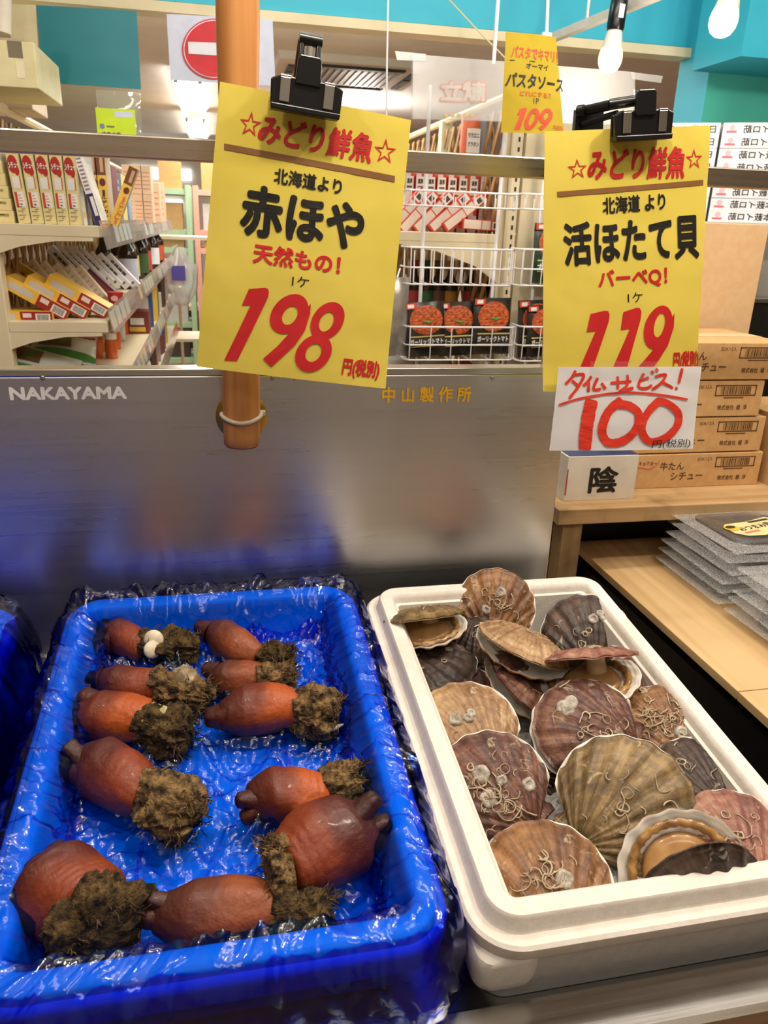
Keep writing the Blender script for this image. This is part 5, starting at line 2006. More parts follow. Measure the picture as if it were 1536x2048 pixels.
# ------------------------------------------------------------------ shelving in the shop behind
def gondola(lab, xc, yn, yf, zs, depth_l, depth_r, ztop, name='shelving_unit', bh=0.04):
    """long unit along Y with a lattice spine; shelves cantilever to both sides"""
    t = thing(name, lab, 'shelving', (xc, (yn + yf) / 2, 0), 'long lattice-backed shelving units')
    for yy in np.linspace(yn + 0.02, yf - 0.02, 5):
        MB().span(xc - 0.02, xc + 0.02, yy - 0.022, yy + 0.022, 0, ztop, M['cream']).build('post', t, world=True, bevel=0.002)
    mb = MB()
    z0, z1 = 0.2, ztop - 0.03
    n = int((yf - yn) / 0.085)
    for k in range(-14, n):
        for sg in (1, -1):
            a, b = yn + k * 0.085, z0
            ya, yb = a, a + (z1 - z0) * 0.62
            za, zb = z0, z1
            if sg < 0:
                ya, yb = yb, ya
            pa, pb = Vector((xc + 0.004 * sg, ya, za)), Vector((xc + 0.004 * sg, yb, zb))
            # clip to the unit
            dv = pb - pa
            t0, t1 = 0.0, 1.0
            for lim, s_ in ((yn + 0.04, 1), (yf - 0.04, -1)):
                den = dv.y * s_
                val = (lim - pa.y) * s_
                if abs(den) > 1e-9:
                    q = val / den
                    if den > 0:
                        t0 = max(t0, q)
                    else:
                        t1 = min(t1, q)
            if t1 - t0 < 0.02:
                continue
            q0, q1 = pa + dv * t0, pa + dv * t1
            w = Vector((0, 0.012, 0))
            mb.add([q0 - w, q0 + w, q1 + w, q1 - w, q0 - w + Vector((0.005 * sg, 0, 0)), q0 + w + Vector((0.005 * sg, 0, 0)), q1 + w + Vector((0.005 * sg, 0, 0)), q1 - w + Vector((0.005 * sg, 0, 0))],
                   [(0, 1, 2, 3), (7, 6, 5, 4), (0, 4, 5, 1), (1, 5, 6, 2), (2, 6, 7, 3), (3, 7, 4, 0)], M['lattice'])
    mb.build('lattice_back', t, world=True)
    MB().tube([(xc, yn + 0.06, ztop), (xc, yf, ztop)], 0.012, M['cream'], 8).build('top_rail', t, world=True)
    for z in zs:
        for sg, dp in ((-1, depth_l), (1, depth_r)):
            if not dp:
                continue
            x0, x1 = sorted((xc + 0.02 * sg, xc + dp * sg))
            MB().span(x0, x1, yn, yf, z - 0.026, z, M['cream']).build('shelf_board', t, world=True, bevel=0.002)
            for yy in (yn, (yn + yf) / 2, yf - 0.012):
                mb = MB()
                if dp > 0.3 or True:
                    a = xc + 0.02 * sg
                    b = xc + dp * 0.94 * sg
                    pr = [(a, z - 0.026), (b, z - 0.026), (b, z - 0.034), (a + (b - a) * 0.6, z - 0.026 - bh * 0.25), (a + (b - a) * 0.22, z - 0.026 - bh * 0.6), (a, z - 0.026 - bh)]
                    mb.prism(pr if sg > 0 else pr[::-1], yy, yy + 0.012, M['cream'])
                mb.build('bracket', t, world=True)
    return t


XL, YL = -0.505, 2.0
ZL = (1.474, 1.256, 1.045, 0.845)
XE = -0.262
G1 = gondola('shelving unit on the left of the aisle, stocked with curry boxes', XL, YL, 5.2, ZL + (0.45, 0.2), 0.24, XL * -1 + XE, 1.74)
XM = 0.853
G2 = gondola('shelving unit behind the wire rack of pasta sauce', XM, 2.32, 5.2, (1.482, 1.20, 0.92, 0.62, 0.3), 0.355, 0.34, 1.86, bh=0.11)
mb = MB().span(XM + 0.03, XM + 0.36, 2.30, 2.318, 0.05, 1.86, M['cream'])
mb.build('end_panel', G2, world=True, bevel=0.002)
# clear price strips along the shelf edges
STRIP = M['clearp']
for k, z in enumerate(ZL):
    a = 1.474 - z
    for (ya, yb) in ((YL - 0.01, 2.95), (2.96, 4.05), (4.06, 5.2)):
        zt = z + 0.030 if k else z + 0.012
        zb = z - 0.030 if k else z - 0.052
        mb = MB()
        x = XE + 0.003
        mb.add([(x, ya, zt), (x, yb, zt), (x + 0.012, yb, zb), (x + 0.012, ya, zb)], [(0, 1, 2, 3)], STRIP)
        mb.add([(x + 0.0008, ya, zt), (x + 0.0008, yb, zt), (x + 0.0135, yb, zb), (x + 0.0135, ya, zb)], [(0, 1, 2, 3)], STRIP)
        n = int((yb - ya) / 0.11)
        for i in range(n):
            y0 = ya + 0.02 + i * 0.11
            if (i * 5 + k * 3) % 7 in (0, 2, 5):
                continue
            c = random.Random(i * 7 + k).choice(((232, 238, 240), (214, 226, 206), (228, 214, 200), (236, 226, 170), (206, 226, 232)))
            q0, q1 = 0.15, 0.85
            mb.add([(x + 0.0004 + 0.012 * q0, y0, zt + (zb - zt) * q0), (x + 0.0004 + 0.012 * q0, y0 + 0.085, zt + (zb - zt) * q0),
                    (x + 0.0004 + 0.012 * q1, y0 + 0.085, zt + (zb - zt) * q1), (x + 0.0004 + 0.012 * q1, y0, zt + (zb - zt) * q1)], [(0, 1, 2, 3)], plain(*c))
        tag(mb.build('price_strip', G1, world=True), 'clear price strip')


def goods(name, lab, cat, X, w, d, h, body, paint=None, group=None, side=None):
    """upright printed box; local origin at the middle of its base, front facing -Y"""
    t = thing(name, lab, cat, X, group)
    mb = MB().span(-w / 2, w / 2, -d / 2, d / 2, 0, h, body)
    if side:
        mb.quad([(w / 2 + 0.0004, -d / 2, 0.001), (w / 2 + 0.0004, d / 2, 0.001), (w / 2 + 0.0004, d / 2, h - 0.001), (w / 2 + 0.0004, -d / 2, h - 0.001)], side)
    mb.build('box_body', t, bevel=0.0008)
    if paint:
        pb = MB()
        paint(pb, w, d, h, -d / 2 - 0.0007)
        pb.build('print', t)
    return t


C_CREAM = plain(222, 206, 148)
C_RED = plain(176, 34, 28)
C_WHT = plain(230, 226, 220)
C_TXT = plain(150, 138, 96)
C_DK = plain(60, 56, 50)


def p_stew(mb, w, d, h, y):
    mb.disc(-0.002, h - 0.032, w * 0.40, 0.019, y, C_RED)
    mb.disc(w * 0.18, h - 0.046, w * 0.2, 0.010, y - 0.0001, C_RED)
    mb.text('シチュー', 0.0, h - 0.034, 0.022, 0.013, y - 0.0003, C_WHT, rot=0.0, bold=0.04)
    mb.fq(-w * 0.34, h - 0.083, w * 0.22, h - 0.058, y, C_WHT)
    mb.fq(w * 0.27, h - 0.083, w * 0.34, h - 0.056, y, plain(206, 90, 60))
    mb.fq(-w * 0.36, h - 0.122, -w * 0.18, h - 0.090, y, plain(200, 50, 40))
    mb.fq(-w * 0.14, h - 0.122, w * 0.36, h - 0.090, y, C_WHT)
    for i in range(4):
        mb.fq(-w * 0.1, h - 0.098 - i * 0.006, w * (0.1 + 0.06 * (i % 3)), h - 0.0965 - i * 0.006, y - 0.0003, plain(190, 100, 80))
    for i in range(8):
        mb.fq(-w * 0.34 + (i % 2) * 0.008, 0.008 + i * 0.0045, w * 0.02 + (i % 3) * 0.003, 0.010 + i * 0.0045, y, C_TXT)


def zat(u, v, Y):
    return at(u, v, Y).z


Yb = 2.03
Z1 = ZL[0]
five = [(37, 64), (64, 90), (90, 115), (115, 140), (140, 164)]
wb = (at(90, 452, Yb) - at(64, 452, Yb)).x
for i, (u0, u1) in enumerate(five):
    xc = (at(u0, 452, Yb).x + at(u1, 452, Yb).x) / 2
    X = TR(xc, Yb + 0.065, Z1) @ RY(-4.2 + i * 1.0)
    goods('food_box', 'upright cream box with red badge, %s in its row' % (['leftmost', 'second from the left', 'middle', 'second from the right', 'rightmost'][i]),
          'box', X, wb * 0.93, 0.13, zat(100, 300, Yb) - Z1, C_CREAM, p_stew, 'upright cream boxes with red badges', plain(226, 226, 190))


def p_flat(mb, w, d, h, y):
    for i in range(3):
        mb.fq(-w * 0.45, h * 0.25 + i * h * 0.2, w * (0.1 + 0.1 * i), h * 0.32 + i * h * 0.2, y, C_TXT)
    mb.fq(w * 0.1, h * 0.55, w * 0.4, h * 0.75, y, C_TXT)


x0 = at(-60, 452, Yb).x
x1 = at(30, 452, Yb).x
for i in range(7):
    top = i >= 5
    goods('food_box', 'flat %s box, %s from the bottom of the left-edge stack' % ('white' if top else 'cream', ORD[i]),
          'box', TR((x0 + x1) / 2 - 0.003 * i, Yb + 0.06, Z1 + i * 0.0262), x1 - x0, 0.12, 0.0258, C_WHT if top else C_CREAM, p_flat, 'flat boxes stacked at the left edge')

# wrapped slim boxes and curry boxes farther right on the top shelf
C_YEL = plain(226, 184, 72)
C_BRN = plain(104, 58, 30)


def p_gold(mb, w, d, h, y, txt=C_DK):
    mb.fq(-w * 0.46, h * 0.70, w * 0.46, h * 0.985, y, C_BRN)
    mb.fq(-w * 0.05, h * 0.74, w * 0.28, h * 0.94, y - 0.0003, plain(190, 150, 120))
    mb.disc(0.002, h * 0.60, w * 0.3, h * 0.055, y, plain(96, 30, 26))
    for k, ch in enumerate('ールデンカレー'[::-1]):
        mb.text(ch, 0.003, h * 0.07 + k * h * 0.064, w * 0.55, h * 0.052 if ch != 'ー' else h * 0.04, y - 0.0003, txt, bold=0.03, rot=math.pi / 2 if ch == 'ー' else 0)


def p_wrap(mb, w, d, h, y):
    for i in range(6):
        mb.fq(-w * 0.3, h * (0.1 + 0.14 * i), w * 0.3, h * (0.18 + 0.14 * i), y, plain(*((236, 190, 160), (230, 220, 214), (206, 214, 228))[i % 3]))


for i in range(2):
    goods('food_box', 'slim film-wrapped white and orange box, %s of the pair by the cream boxes' % ('left' if i == 0 else 'right'), 'box',
          TR(at(169 + 8 * i, 452, Yb).x, Yb + 0.09 + 0.02 * i, Z1) @ RY(-2), 0.0085, 0.13, 0.165 - 0.006 * i, C_WHT, p_wrap, 'slim film-wrapped boxes', plain(220, 224, 230))


def p_pur(mb, w, d, h, y):
    mb.fq(-w * 0.46, 0.0, w * 0.46, h * 0.42, y, plain(44, 34, 92))
    mb.fq(-w * 0.1, 0.02, w * 0.35, h * 0.38, y - 0.0003, C_WHT)
    for i in range(9):
        mb.fq(-w * 0.3, h * (0.47 + 0.05 * i), w * 0.3, h * (0.49 + 0.05 * i), y, plain(130, 110, 150))


goods('food_box', 'slim white and purple box leaning to the left on the top shelf', 'box', TR(at(198, 450, 2.04).x, 2.10, Z1 + 0.002) @ RY(-13), 0.017, 0.12, 0.165, C_WHT, p_pur)
for i, (u0, u1) in enumerate(((178, 194), (194, 212))):
    Y = 2.20
    goods('food_box', 'upright yellow and brown curry box, %s of the pair on the top shelf' % ('left' if i == 0 else 'right'), 'box',
          TR(at((u0 + u1) / 2 + 8, 452, Y).x, Y + 0.05, Z1), 0.0245, 0.10, 0.168, C_YEL, p_gold, 'yellow and brown curry boxes', plain(206, 190, 170))
goods('food_box', 'tilted yellow curry box leaning to the right above the price strip', 'box', TR(at(226, 449, 2.2).x, 2.22, Z1 + 0.001) @ RY(24), 0.0235, 0.03, 0.152, C_YEL,
      lambda mb, w, d, h, y: p_gold(mb, w, d, h, y, plain(206, 110, 60)), None, plain(206, 190, 170))
goods('food_box', 'grey and maroon box behind the tilted yellow one', 'box', TR(at(226, 452, 2.5).x, 2.5, Z1), 0.03, 0.12, 0.155, plain(150, 140, 150), p_wrap, None, plain(120, 40, 60))
goods('food_box', 'pale blue and yellow box behind the tilted yellow one', 'box', TR(at(243, 452, 2.7).x, 2.7, Z1), 0.03, 0.12, 0.142, plain(150, 160, 196), p_wrap, None, plain(224, 214, 110))


def pillow(mb, w, h, th, mat, X, n=12, seed=0, crimp=0.06):
    """soft pouch standing in the XZ plane"""
    V = []
    for lay in (-1, 1):
        for j in range(n + 1):
            for i in range(n + 1):
                a, b = i / n, j / n
                q = max(0.0, math.sin(math.pi * a)) ** 0.6 * max(0.0, math.sin(math.pi * min(1, max(0, (b - crimp) / (1 - 2 * crimp))))) ** 0.7
                y = lay * (th / 2 * q + 0.0006) + 0.003 * noise.noise(Vector((a * 4, b * 4, seed + lay)))
                V.append(((a - 0.5) * w * (1 - 0.04 * q), y, b * h))
    N = (n + 1) ** 2
    F = []
    for j in range(n):
        for i in range(n):
            a = j * (n + 1) + i
            F.append((a, a + 1, a + n + 2, a + n + 1))
            F.append((N + a, N + a + n + 1, N + a + n + 2, N + a + 1))
    for i in range(n):
        F.append((i, N + i, N + i + 1, i + 1))
        a = n * (n + 1) + i
        F.append((a, a + 1, N + a + 1, N + a))
        a = i * (n + 1)
        F.append((a, a + n + 1, N + a + n + 1, N + a))
        a = i * (n + 1) + n
        F.append((a, N + a, N + a + n + 1, a + n + 1))
    return mb.add(V, F, mat, X)


for i, (u, c, hh, nm) in enumerate(((258, (224, 120, 40), 0.11, 'orange pouch'), (272, (120, 140, 200), 0.12, 'dark-topped blue pouch'), (286, (176, 200, 224), 0.13, 'first pale blue pouch'), (298, (170, 196, 222), 0.128, 'second pale blue pouch'))):
    t = thing('food_pouch', '%s standing behind the price strip of the top shelf' % nm, 'pouch', TR(min(at(u, 450, 2.75).x, XE - 0.024), 2.75 + 0.05 * i, Z1), 'pouches behind the top price strip')
    pillow(MB(), 0.038, hh, 0.02, plain(*c), RZ(20), 8, i).build('pouch_body', t, 60)

pk = plain(232, 190, 160)


def p_peach(mb, w, d, h, y):
    for i in range(5):
        mb.fq(-w * 0.36, h * (0.18 + 0.14 * i), w * 0.36, h * (0.21 + 0.14 * i), y, plain(206, 140, 110))


for c_, (u, n_) in enumerate(((262, 2), (281, 2), (298, 2), (313, 1), (322, 1))):
    for r_ in range(n_):
        Y = 3.3 + (0.35 if c_ > 2 else 0) + (0.4 if c_ > 3 else 0)
        w = 17.5 / FPX * 3.15 * (Y / 3.3)
        zz = 0.098 * (Y / 3.3)
        goods('food_box', 'peach-coloured box, %s column, %s layer, far along the top shelf' % (ORD[c_], 'lower' if r_ == 0 else 'upper'), 'box',
              TR(at(u, 452, Y).x, Y + 0.06, Z1 + (0.0 if n_ == 1 else 0.0) + r_ * (zz + 0.004) ), w, 0.12, (zz + 0.003) if n_ > 1 else zz * 1.45, pk, p_peach, 'peach boxes far along the top shelf')

# second shelf: leaning yellow boxes, cream boxes, white boxes
Z2 = ZL[1]


def p_yel2(mb, w, d, h, y):
    """long side of a lying curry box: yellow with a pale panel, red foot with a barcode"""
    mb.fq(-w / 2, 0, w * 0.02, h, y, plain(232, 180, 56))
    mb.fq(w * 0.02, 0, w / 2, h, y, plain(150, 34, 28))
    mb.fq(-w * 0.43, h * 0.22, -w * 0.05, h * 0.78, y - 0.0003, plain(196, 190, 180))
    mb.fq(w * 0.06, h * 0.45, w * 0.19, h * 0.85, y - 0.0003, plain(222, 206, 200))
    mb.fq(w * 0.25, h * 0.18, w * 0.47, h * 0.82, y - 0.0003, C_WHT)
    mb.barcode(w * 0.27, h * 0.25, w * 0.45, h * 0.75, y - 0.0005, C_DK, 4)


def tilted(name, lab, uvc, Y, w, d, h, ang, body, paint, group=None, side=None, lift=0.0):
    """box whose front centre is at an image point, turned by ang in the plane of its front"""
    c = at(*uvc, Y)
    X = TR(c.x, Y + d / 2, c.z + lift) @ RY(ang) @ TR(0, 0, -h / 2)
    return goods(name, lab, 'box', X, w, d, h, body, paint, group, side)


tilted('food_box', 'flat yellow and red curry box lying at the left end of the second shelf', (38, 634), 2.03, 0.150, 0.10, 0.026, 0, C_YEL, p_yel2)
for i, (u, v) in enumerate(((72, 597), (113, 596), (155, 594))):
    tilted('food_box', 'sloping yellow and red box, %s of three on the second shelf' % ('left', 'middle', 'right')[i], (u, v), 2.05 + 0.012 * i, 0.155, 0.09, 0.030, 31, C_YEL, p_yel2,
           'sloping yellow and red curry boxes', C_YEL, 0.0)


def p_face(mb, w, d, h, y):
    mb.fq(-w / 2, 0, w / 2, h, y, plain(226, 190, 84))
    mb.text('ールデン', 0.0, h * 0.55, w * 0.8, h * 0.36, y - 0.0003, plain(120, 44, 30), bold=0.03)


for i, (u, v) in enumerate(((20, 560), (52, 556))):
    tilted('food_box', 'yellow curry box standing askew behind the sloping ones, %s of two' % ('left' if i == 0 else 'right'), (u, v), 2.20 + 0.05 * i, 0.10, 0.02, 0.05, 36, C_YEL, p_face, 'askew yellow curry boxes')
tilted('food_box', 'yellow curry box wedged between sloping yellow boxes and cream ones', (98, 576), 2.24, 0.10, 0.02, 0.03, 34, C_YEL, p_face)


def p_cr(mb, w, d, h, y):
    for i in range(6):
        mb.fq(-w * 0.40 + 0.13 * w * i, h * 0.25, -w * 0.40 + 0.13 * w * i + w * 0.05, h * 0.7, y, plain(196, 170, 150))
    mb.disc(w * 0.40, h * 0.5, w * 0.03, h * 0.2, y, plain(170, 90, 80))


for i, (u, v) in enumerate(((62, 560), (88, 562), (112, 566), (136, 570), (160, 572), (182, 573))):
    tilted('food_box', 'cream box leaning on the second shelf, %s from the left in its row' % ORD[i], (u, v - 2), 2.34 + 0.02 * i, 0.118, 0.03, 0.029, 52, plain(222, 206, 186), p_cr, 'leaning cream boxes on the second shelf')


def p_wt(mb, w, d, h, y):
    mb.text('本格麻婆', -w * 0.12, h * 0.5, w * 0.5, h * 0.42, y, C_DK, bold=0.04)
    mb.disc(w * 0.36, h * 0.5, w * 0.03, h * 0.2, y, plain(70, 110, 80))


for i, (u, v) in enumerate(((132, 530), (146, 530), (160, 531), (174, 532), (190, 534), (208, 541), (226, 543), (244, 543))):
    tilted('food_box', 'leaning white box with black lettering, %s from the left' % ORD[i], (u, v), 2.62 + 0.02 * i, 0.13, 0.03, 0.027, 48, plain(224, 218, 220), p_wt, 'leaning white boxes on the second shelf')
tilted('food_box', 'dark red and blue box leaning at the right end of the cream boxes', (212, 578), 2.5, 0.14, 0.03, 0.026, 44, plain(140, 60, 50), lambda mb, w, d, h, y: mb.fq(-w / 2, h * 0.8, w / 2, h, y, plain(40, 40, 110)))
t = thing('food_tub', 'small red tub with a white seal beside the leaning white boxes', 'tub', TR(at(229, 575, 2.42).x, 2.42, Z2))
MB().lathe([(0.018, 0), (0.0225, 0.03), (0.0225, 0.034)], plain(176, 36, 34), 20).build('tub_body', t, 50)
MB().disc(0, 0.018, 0.010, 0.008, -0.0226, plain(226, 170, 170)).build('seal', t)


def bottle(lab, x, y, z, r, h, glass, cap, label, group):
    t = thing('bottle', lab, 'bottle', (x, y, z), group)
    MB().lathe([(r * 0.9, 0), (r, 0.004), (r, h * 0.56), (r * 0.9, h * 0.63), (r * 0.45, h * 0.75), (r * 0.38, h * 0.86), (r * 0.38, h * 0.9)], glass, 18).build('glass', t, 60)
    MB().lathe([(r * 0.5, h * 0.86), (r * 0.52, h), (r * 0.46, h * 1.01)], cap, 16).build('cap', t, 50)
    MB().lathe([(r * 1.02, h * 0.12), (r * 1.02, h * 0.5)], label, 18, caps=False).build('label_wrap', t, 60)
    return t


DG = base('dark_sauce_glass', srgb(34, 20, 14), 0.12, 0, 0.6)
bl = [(276, 2.95, 0.033, 0.205, (70, 34, 84), (196, 200, 220), 'dark sauce bottle with a purple cap at the end of the second shelf'),
      (262, 3.25, 0.03, 0.20, (120, 150, 70), (206, 190, 90), 'first green-capped sauce bottle on the second shelf'),
      (282, 3.45, 0.03, 0.20, (120, 150, 70), (60, 90, 50), 'second green-capped sauce bottle on the second shelf'),
      (300, 3.6, 0.03, 0.21, (150, 160, 110), (190, 70, 60), 'pale-capped sauce bottle behind the second price strip'),
      (234, 3.3, 0.03, 0.19, (40, 36, 34), (206, 190, 70), 'black-capped bottle with a yellow label on the second shelf'),
      (208, 3.2, 0.03, 0.185, (40, 36, 34), (206, 190, 70), 'black-capped bottle with a yellow label behind the white boxes'),
      (306, 4.1, 0.032, 0.20, (206, 200, 190), (220, 226, 236), 'clear bottle with a white label far along the second shelf'),
      (318, 4.5, 0.034, 0.20, (190, 70, 40), (206, 90, 50), 'red-capped bottle farthest along the second shelf')]
for (u, y, r, h, cc, lc, lab) in bl:
    x = min(at(u, 520, y).x, XE - r - 0.004)
    bottle(lab, x, y, Z2, r, h, DG, plain(*cc), plain(*lc), 'sauce bottles on the second shelf')

# third shelf: vegetable bags, red pouches, jars
Z3 = ZL[2]
GB = M['bagw']
for i, (u, v, Y, sz, rz, ry) in enumerate(((60, 700, 2.10, 0.22, 0, 16), (40, 724, 2.05, 0.20, 8, 14), (128, 690, 2.35, 0.17, 10, 12), (186, 733, 2.08, 0.17, -6, 8))):
    c = at(u, v, Y)
    X = TR(c.x, Y, Z3 + 0.045 + (0.05 if i in (0, 2) else 0.0)) @ RZ(rz) @ RY(ry) @ RX(-62)
    t = thing('vegetable_bag', ('white and green vegetable bag on top at the left of the third shelf', 'white and green vegetable bag lying in front on the third shelf',
                                'pale vegetable bag behind the others on the third shelf', 'white vegetable bag with a picture near the third price strip')[i], 'bag', X, 'vegetable bags on the third shelf')
    mb = MB()
    pillow(mb, sz, 0.12, 0.045, plain(222, 224, 218, 0.25, 0.4), TR(0, 0, -0.06), 14, i)
    mb.build('bag_body', t, 60)
    mb = MB()
    for (x0_, x1_, z0_, z1_, cc) in ((-0.5, 0.5, -0.052, -0.03, (70, 140, 60)), (-0.40, 0.1, -0.02, 0.035, (120, 84, 50)), (-0.34, -0.2, -0.005, 0.02, (214, 140, 60)), (-0.1, 0.02, -0.012, 0.026, (96, 130, 60))):
        n = 10
        V = []
        for j in range(5):
            for k in range(n + 1):
                a = x0_ + (x1_ - x0_) * k / n
                zz = z0_ + (z1_ - z0_) * j / 4
                b = (zz + 0.06) / 0.12
                q = max(0.0, math.sin(math.pi * (a + 0.5))) ** 0.6 * max(0.0, math.sin(math.pi * min(1, max(0, (b - 0.06) / 0.88)))) ** 0.7
                V.append((a * sz * (1 - 0.04 * q), -(0.045 / 2 * q + 0.0045), zz))
        mb.add(V, [(j * (n + 1) + k, j * (n + 1) + k + 1, (j + 1) * (n + 1) + k + 1, (j + 1) * (n + 1) + k) for j in range(4) for k in range(n)], plain(*cc, 0.3, 0.4))
    mb.build('print', t, 60)
rg = random.Random(4)
cols = [(196, 60, 48), (206, 96, 52), (214, 150, 60), (190, 44, 50), (226, 216, 206), (200, 70, 60)]
for i in range(10):
    Y = 2.62 + 0.13 * i
    u = 165 + (i * 17) % 70
    X = TR(min(at(u, 690, Y).x, XE - 0.05), Y, Z3) @ RZ(rg.uniform(-25, 25)) @ RX(-8)
    c = cols[i % 6]
    t = thing('food_pouch', 'red and white food pouch on the third shelf, %s from the front' % ORD[i], 'pouch', X, 'red pouches on the third shelf')
    mb = MB()
    pillow(mb, 0.075, 0.085, 0.03, plain(*c), Matrix(), 10, i)
    mb.fq(-0.030, 0.058, 0.030, 0.076, -0.0175, C_WHT)
    mb.fq(-0.02, 0.012, 0.008, 0.052, -0.0185, plain(232, 206, 70) if i % 2 else C_WHT)
    mb.build('pouch_body', t, 60)
for i in range(4):
    Y = 2.75 + 0.2 * i
    u = 222 + 9 * i
    t = thing('jar', 'orange jar with a white cap on the third shelf, %s from the front' % ORD[i], 'jar', TR(min(at(u, 690, Y).x, XE - 0.035), Y, Z3), 'orange jars on the third shelf')
    MB().lathe([(0.020, 0), (0.021, 0.004), (0.021, 0.05), (0.018, 0.06), (0.018, 0.064)], plain(206, 96, 44, 0.2, 0.5), 18).build('jar_body', t, 60)
    MB().lathe([(0.0195, 0.064), (0.0195, 0.080), (0.018, 0.082)], C_WHT, 18).build('lid', t, 50)
# rest of the shelves along the aisle
pal = [(120, 50, 40), (60, 90, 150), (206, 170, 60), (90, 110, 60), (200, 190, 180), (60, 40, 34), (190, 120, 60), (150, 150, 160)]
nm = ['maroon', 'blue', 'yellow', 'olive', 'pale', 'dark brown', 'orange', 'grey']
for s_, (zz, sn) in enumerate(((Z3, 'third'), (ZL[3], 'fourth'), (0.45, 'fifth'))):
    for i in range(8):
        Y = (3.4 if s_ == 0 else 3.1 if s_ == 1 else 3.6) + 0.2 * i
        c = pal[(i + 3 * s_) % 8]
        goods('food_packet', '%s packet on the %s shelf edge down the aisle' % (nm[(i + 3 * s_) % 8], sn), 'packet', TR(XE - 0.06, Y, zz) @ RZ(8 * math.sin(i * 2.2)), 0.09, 0.10, 0.09 + 0.03 * ((i * 7 + s_) % 4), plain(*c),
              lambda mb, w, d, h, y: (mb.fq(-w * 0.3, h * 0.4, w * 0.3, h * 0.7, y, C_WHT), mb.fq(-w * 0.35, h * 0.1, w * 0.35, h * 0.3, y, C_YEL)), 'packets down the aisle')
t = thing('carry_bag', 'white plastic bag with a blue mark, hanging at the far end of the shelves', 'bag', TR(at(362, 570, 5.35).x, 5.35, at(362, 610, 5.35).z), None)
mb = MB()
rings = []
for k in range(14):
    q = k / 13
    rad = 0.035 + 0.075 * math.sin(min(1, q * 1.25) * 2.2) if q < 0.75 else 0.05 * (1 - q) / 0.25 + 0.02
    ring = []
    for j in range(28):
        th = 2 * math.pi * j / 28
        w = 1 + 0.22 * noise.noise(Vector((math.cos(th) * 2, math.sin(th) * 2, q * 3))) + 0.12 * math.sin(th * 7 + q * 4)
        ring.append((rad * w * math.cos(th), rad * 0.7 * w * math.sin(th), 0.36 * q))
    rings.append(ring)
mb.loft(rings, M['bagw'], cap0=True)
mb.build('bag_body', t, 180)
MB().fq(-0.05, 0.16, 0.035, 0.25, -0.09, plain(90, 80, 170)).build('printed_mark', t)
MB().tube([(0, 0, 0.34), (-0.01, -0.03, 0.37), (XE + 0.002 - WM[t].translation.x, 5.19 - WM[t].translation.y, 0.36)], 0.004, M['bagw'], 6).build('handle_loop', t)

# cartons on top of the left unit
xa, xb = at(14, 64, 1.98), at(82, 210, 1.98)
t = thing('carton', 'pale cream carton on top of the left shelving unit', 'carton', TR(at(40, 200, 2.0).x, 2.1, 1.742))
X0 = at(40, 200, 2.0).x
MB().span(-0.10, 0.052, -0.16, 0.12, 0.0, at(60, 95, 2.0).z - 1.742, plain(222, 212, 166)).build('body', t, bevel=0.002)
mb = MB()
mb.fq(0.0, 0.055, 0.028, 0.085, -0.1606, plain(120, 112, 90))
mb.fq(-0.035, 0.055, -0.015, 0.09, -0.1606, plain(232, 224, 190))
mb.fq(0.012, 0.018, 0.028, 0.05, -0.1606, plain(232, 224, 190))
mb.build('stickers', t)
t = thing('carton', 'taller beige carton behind the cream one on the left shelving unit', 'carton', TR(at(18, 100, 2.3).x, 2.42, 1.742))
MB().span(-0.16, 0.035, -0.10, 0.10, 0, 0.155, plain(196, 176, 148)).build('body', t, bevel=0.002)
t = thing('pale_sheet', 'pale cream sheet hanging beside the dark teal one', 'sheet', Vector(at(46, 90, 2.36)))
sh = Sheet([(18, 8), (71, 10), (76, 92), (22, 90)], (2.36, 2.36, 2.36, 2.36), 0.002, 0, 12)
sh.paper(plain(206, 196, 156), 6, 6, 0.002).build('sheet', t, 180, world=True)
t = thing('white_pipe', 'white pipe at the upper left corner, in front of the pale sheet', 'pipe', Vector(at(8, 62, 1.95)))
MB().tube([at(4, 66, 1.95), at(4, -60, 1.95)], 0.018, plain(214, 206, 192), 16).build('pipe', t, 60, world=True)
# lime card and film above the shelf
t = thing('lime_card', 'bright lime notice card standing above the steel rail', 'card', TR(at(234, 268, 2.2).x, 2.2, 1.643))
w = (at(272, 240, 2.2) - at(194, 240, 2.2)).x
h = at(234, 218, 2.2).z - 1.643 - 0.07
MB().span(-w / 2, w / 2, -0.002, 0.002, 0, h + 0.07, plain(200, 230, 40)).build('card', t, bevel=0.0005)
mb = MB()
mb.fq(-0.002, h + 0.052, w * 0.44, h + 0.065, -0.0026, plain(200, 214, 236))
mb.text('徳島の香', -w * 0.14, h + 0.012, w * 0.5, 0.013, -0.0028, plain(70, 80, 120), bold=0.02)
mb.disc(-w * 0.36, h + 0.030, 0.006, 0.006, -0.0026, plain(120, 130, 170))
mb.fq(-w * 0.25, h + 0.028, -w * 0.05, h + 0.032, -0.0026, plain(120, 130, 60))
mb.build('print', t)
MB().span(-w * 0.30, w * 0.30, 0.0022, 0.06, 0, 0.012, M['cream']).build('card_stand', t)
t = thing('clear_wrap', 'crumpled clear wrapping sticking up behind the lime card', 'wrapping', TR(at(240, 240, 2.24).x, 2.245, at(240, 262, 2.24).z - 0.06))
pillow(MB(), 0.105, 0.15, 0.04, M['clearp'], Matrix(), 16, 3).build('wrap', t, 20)

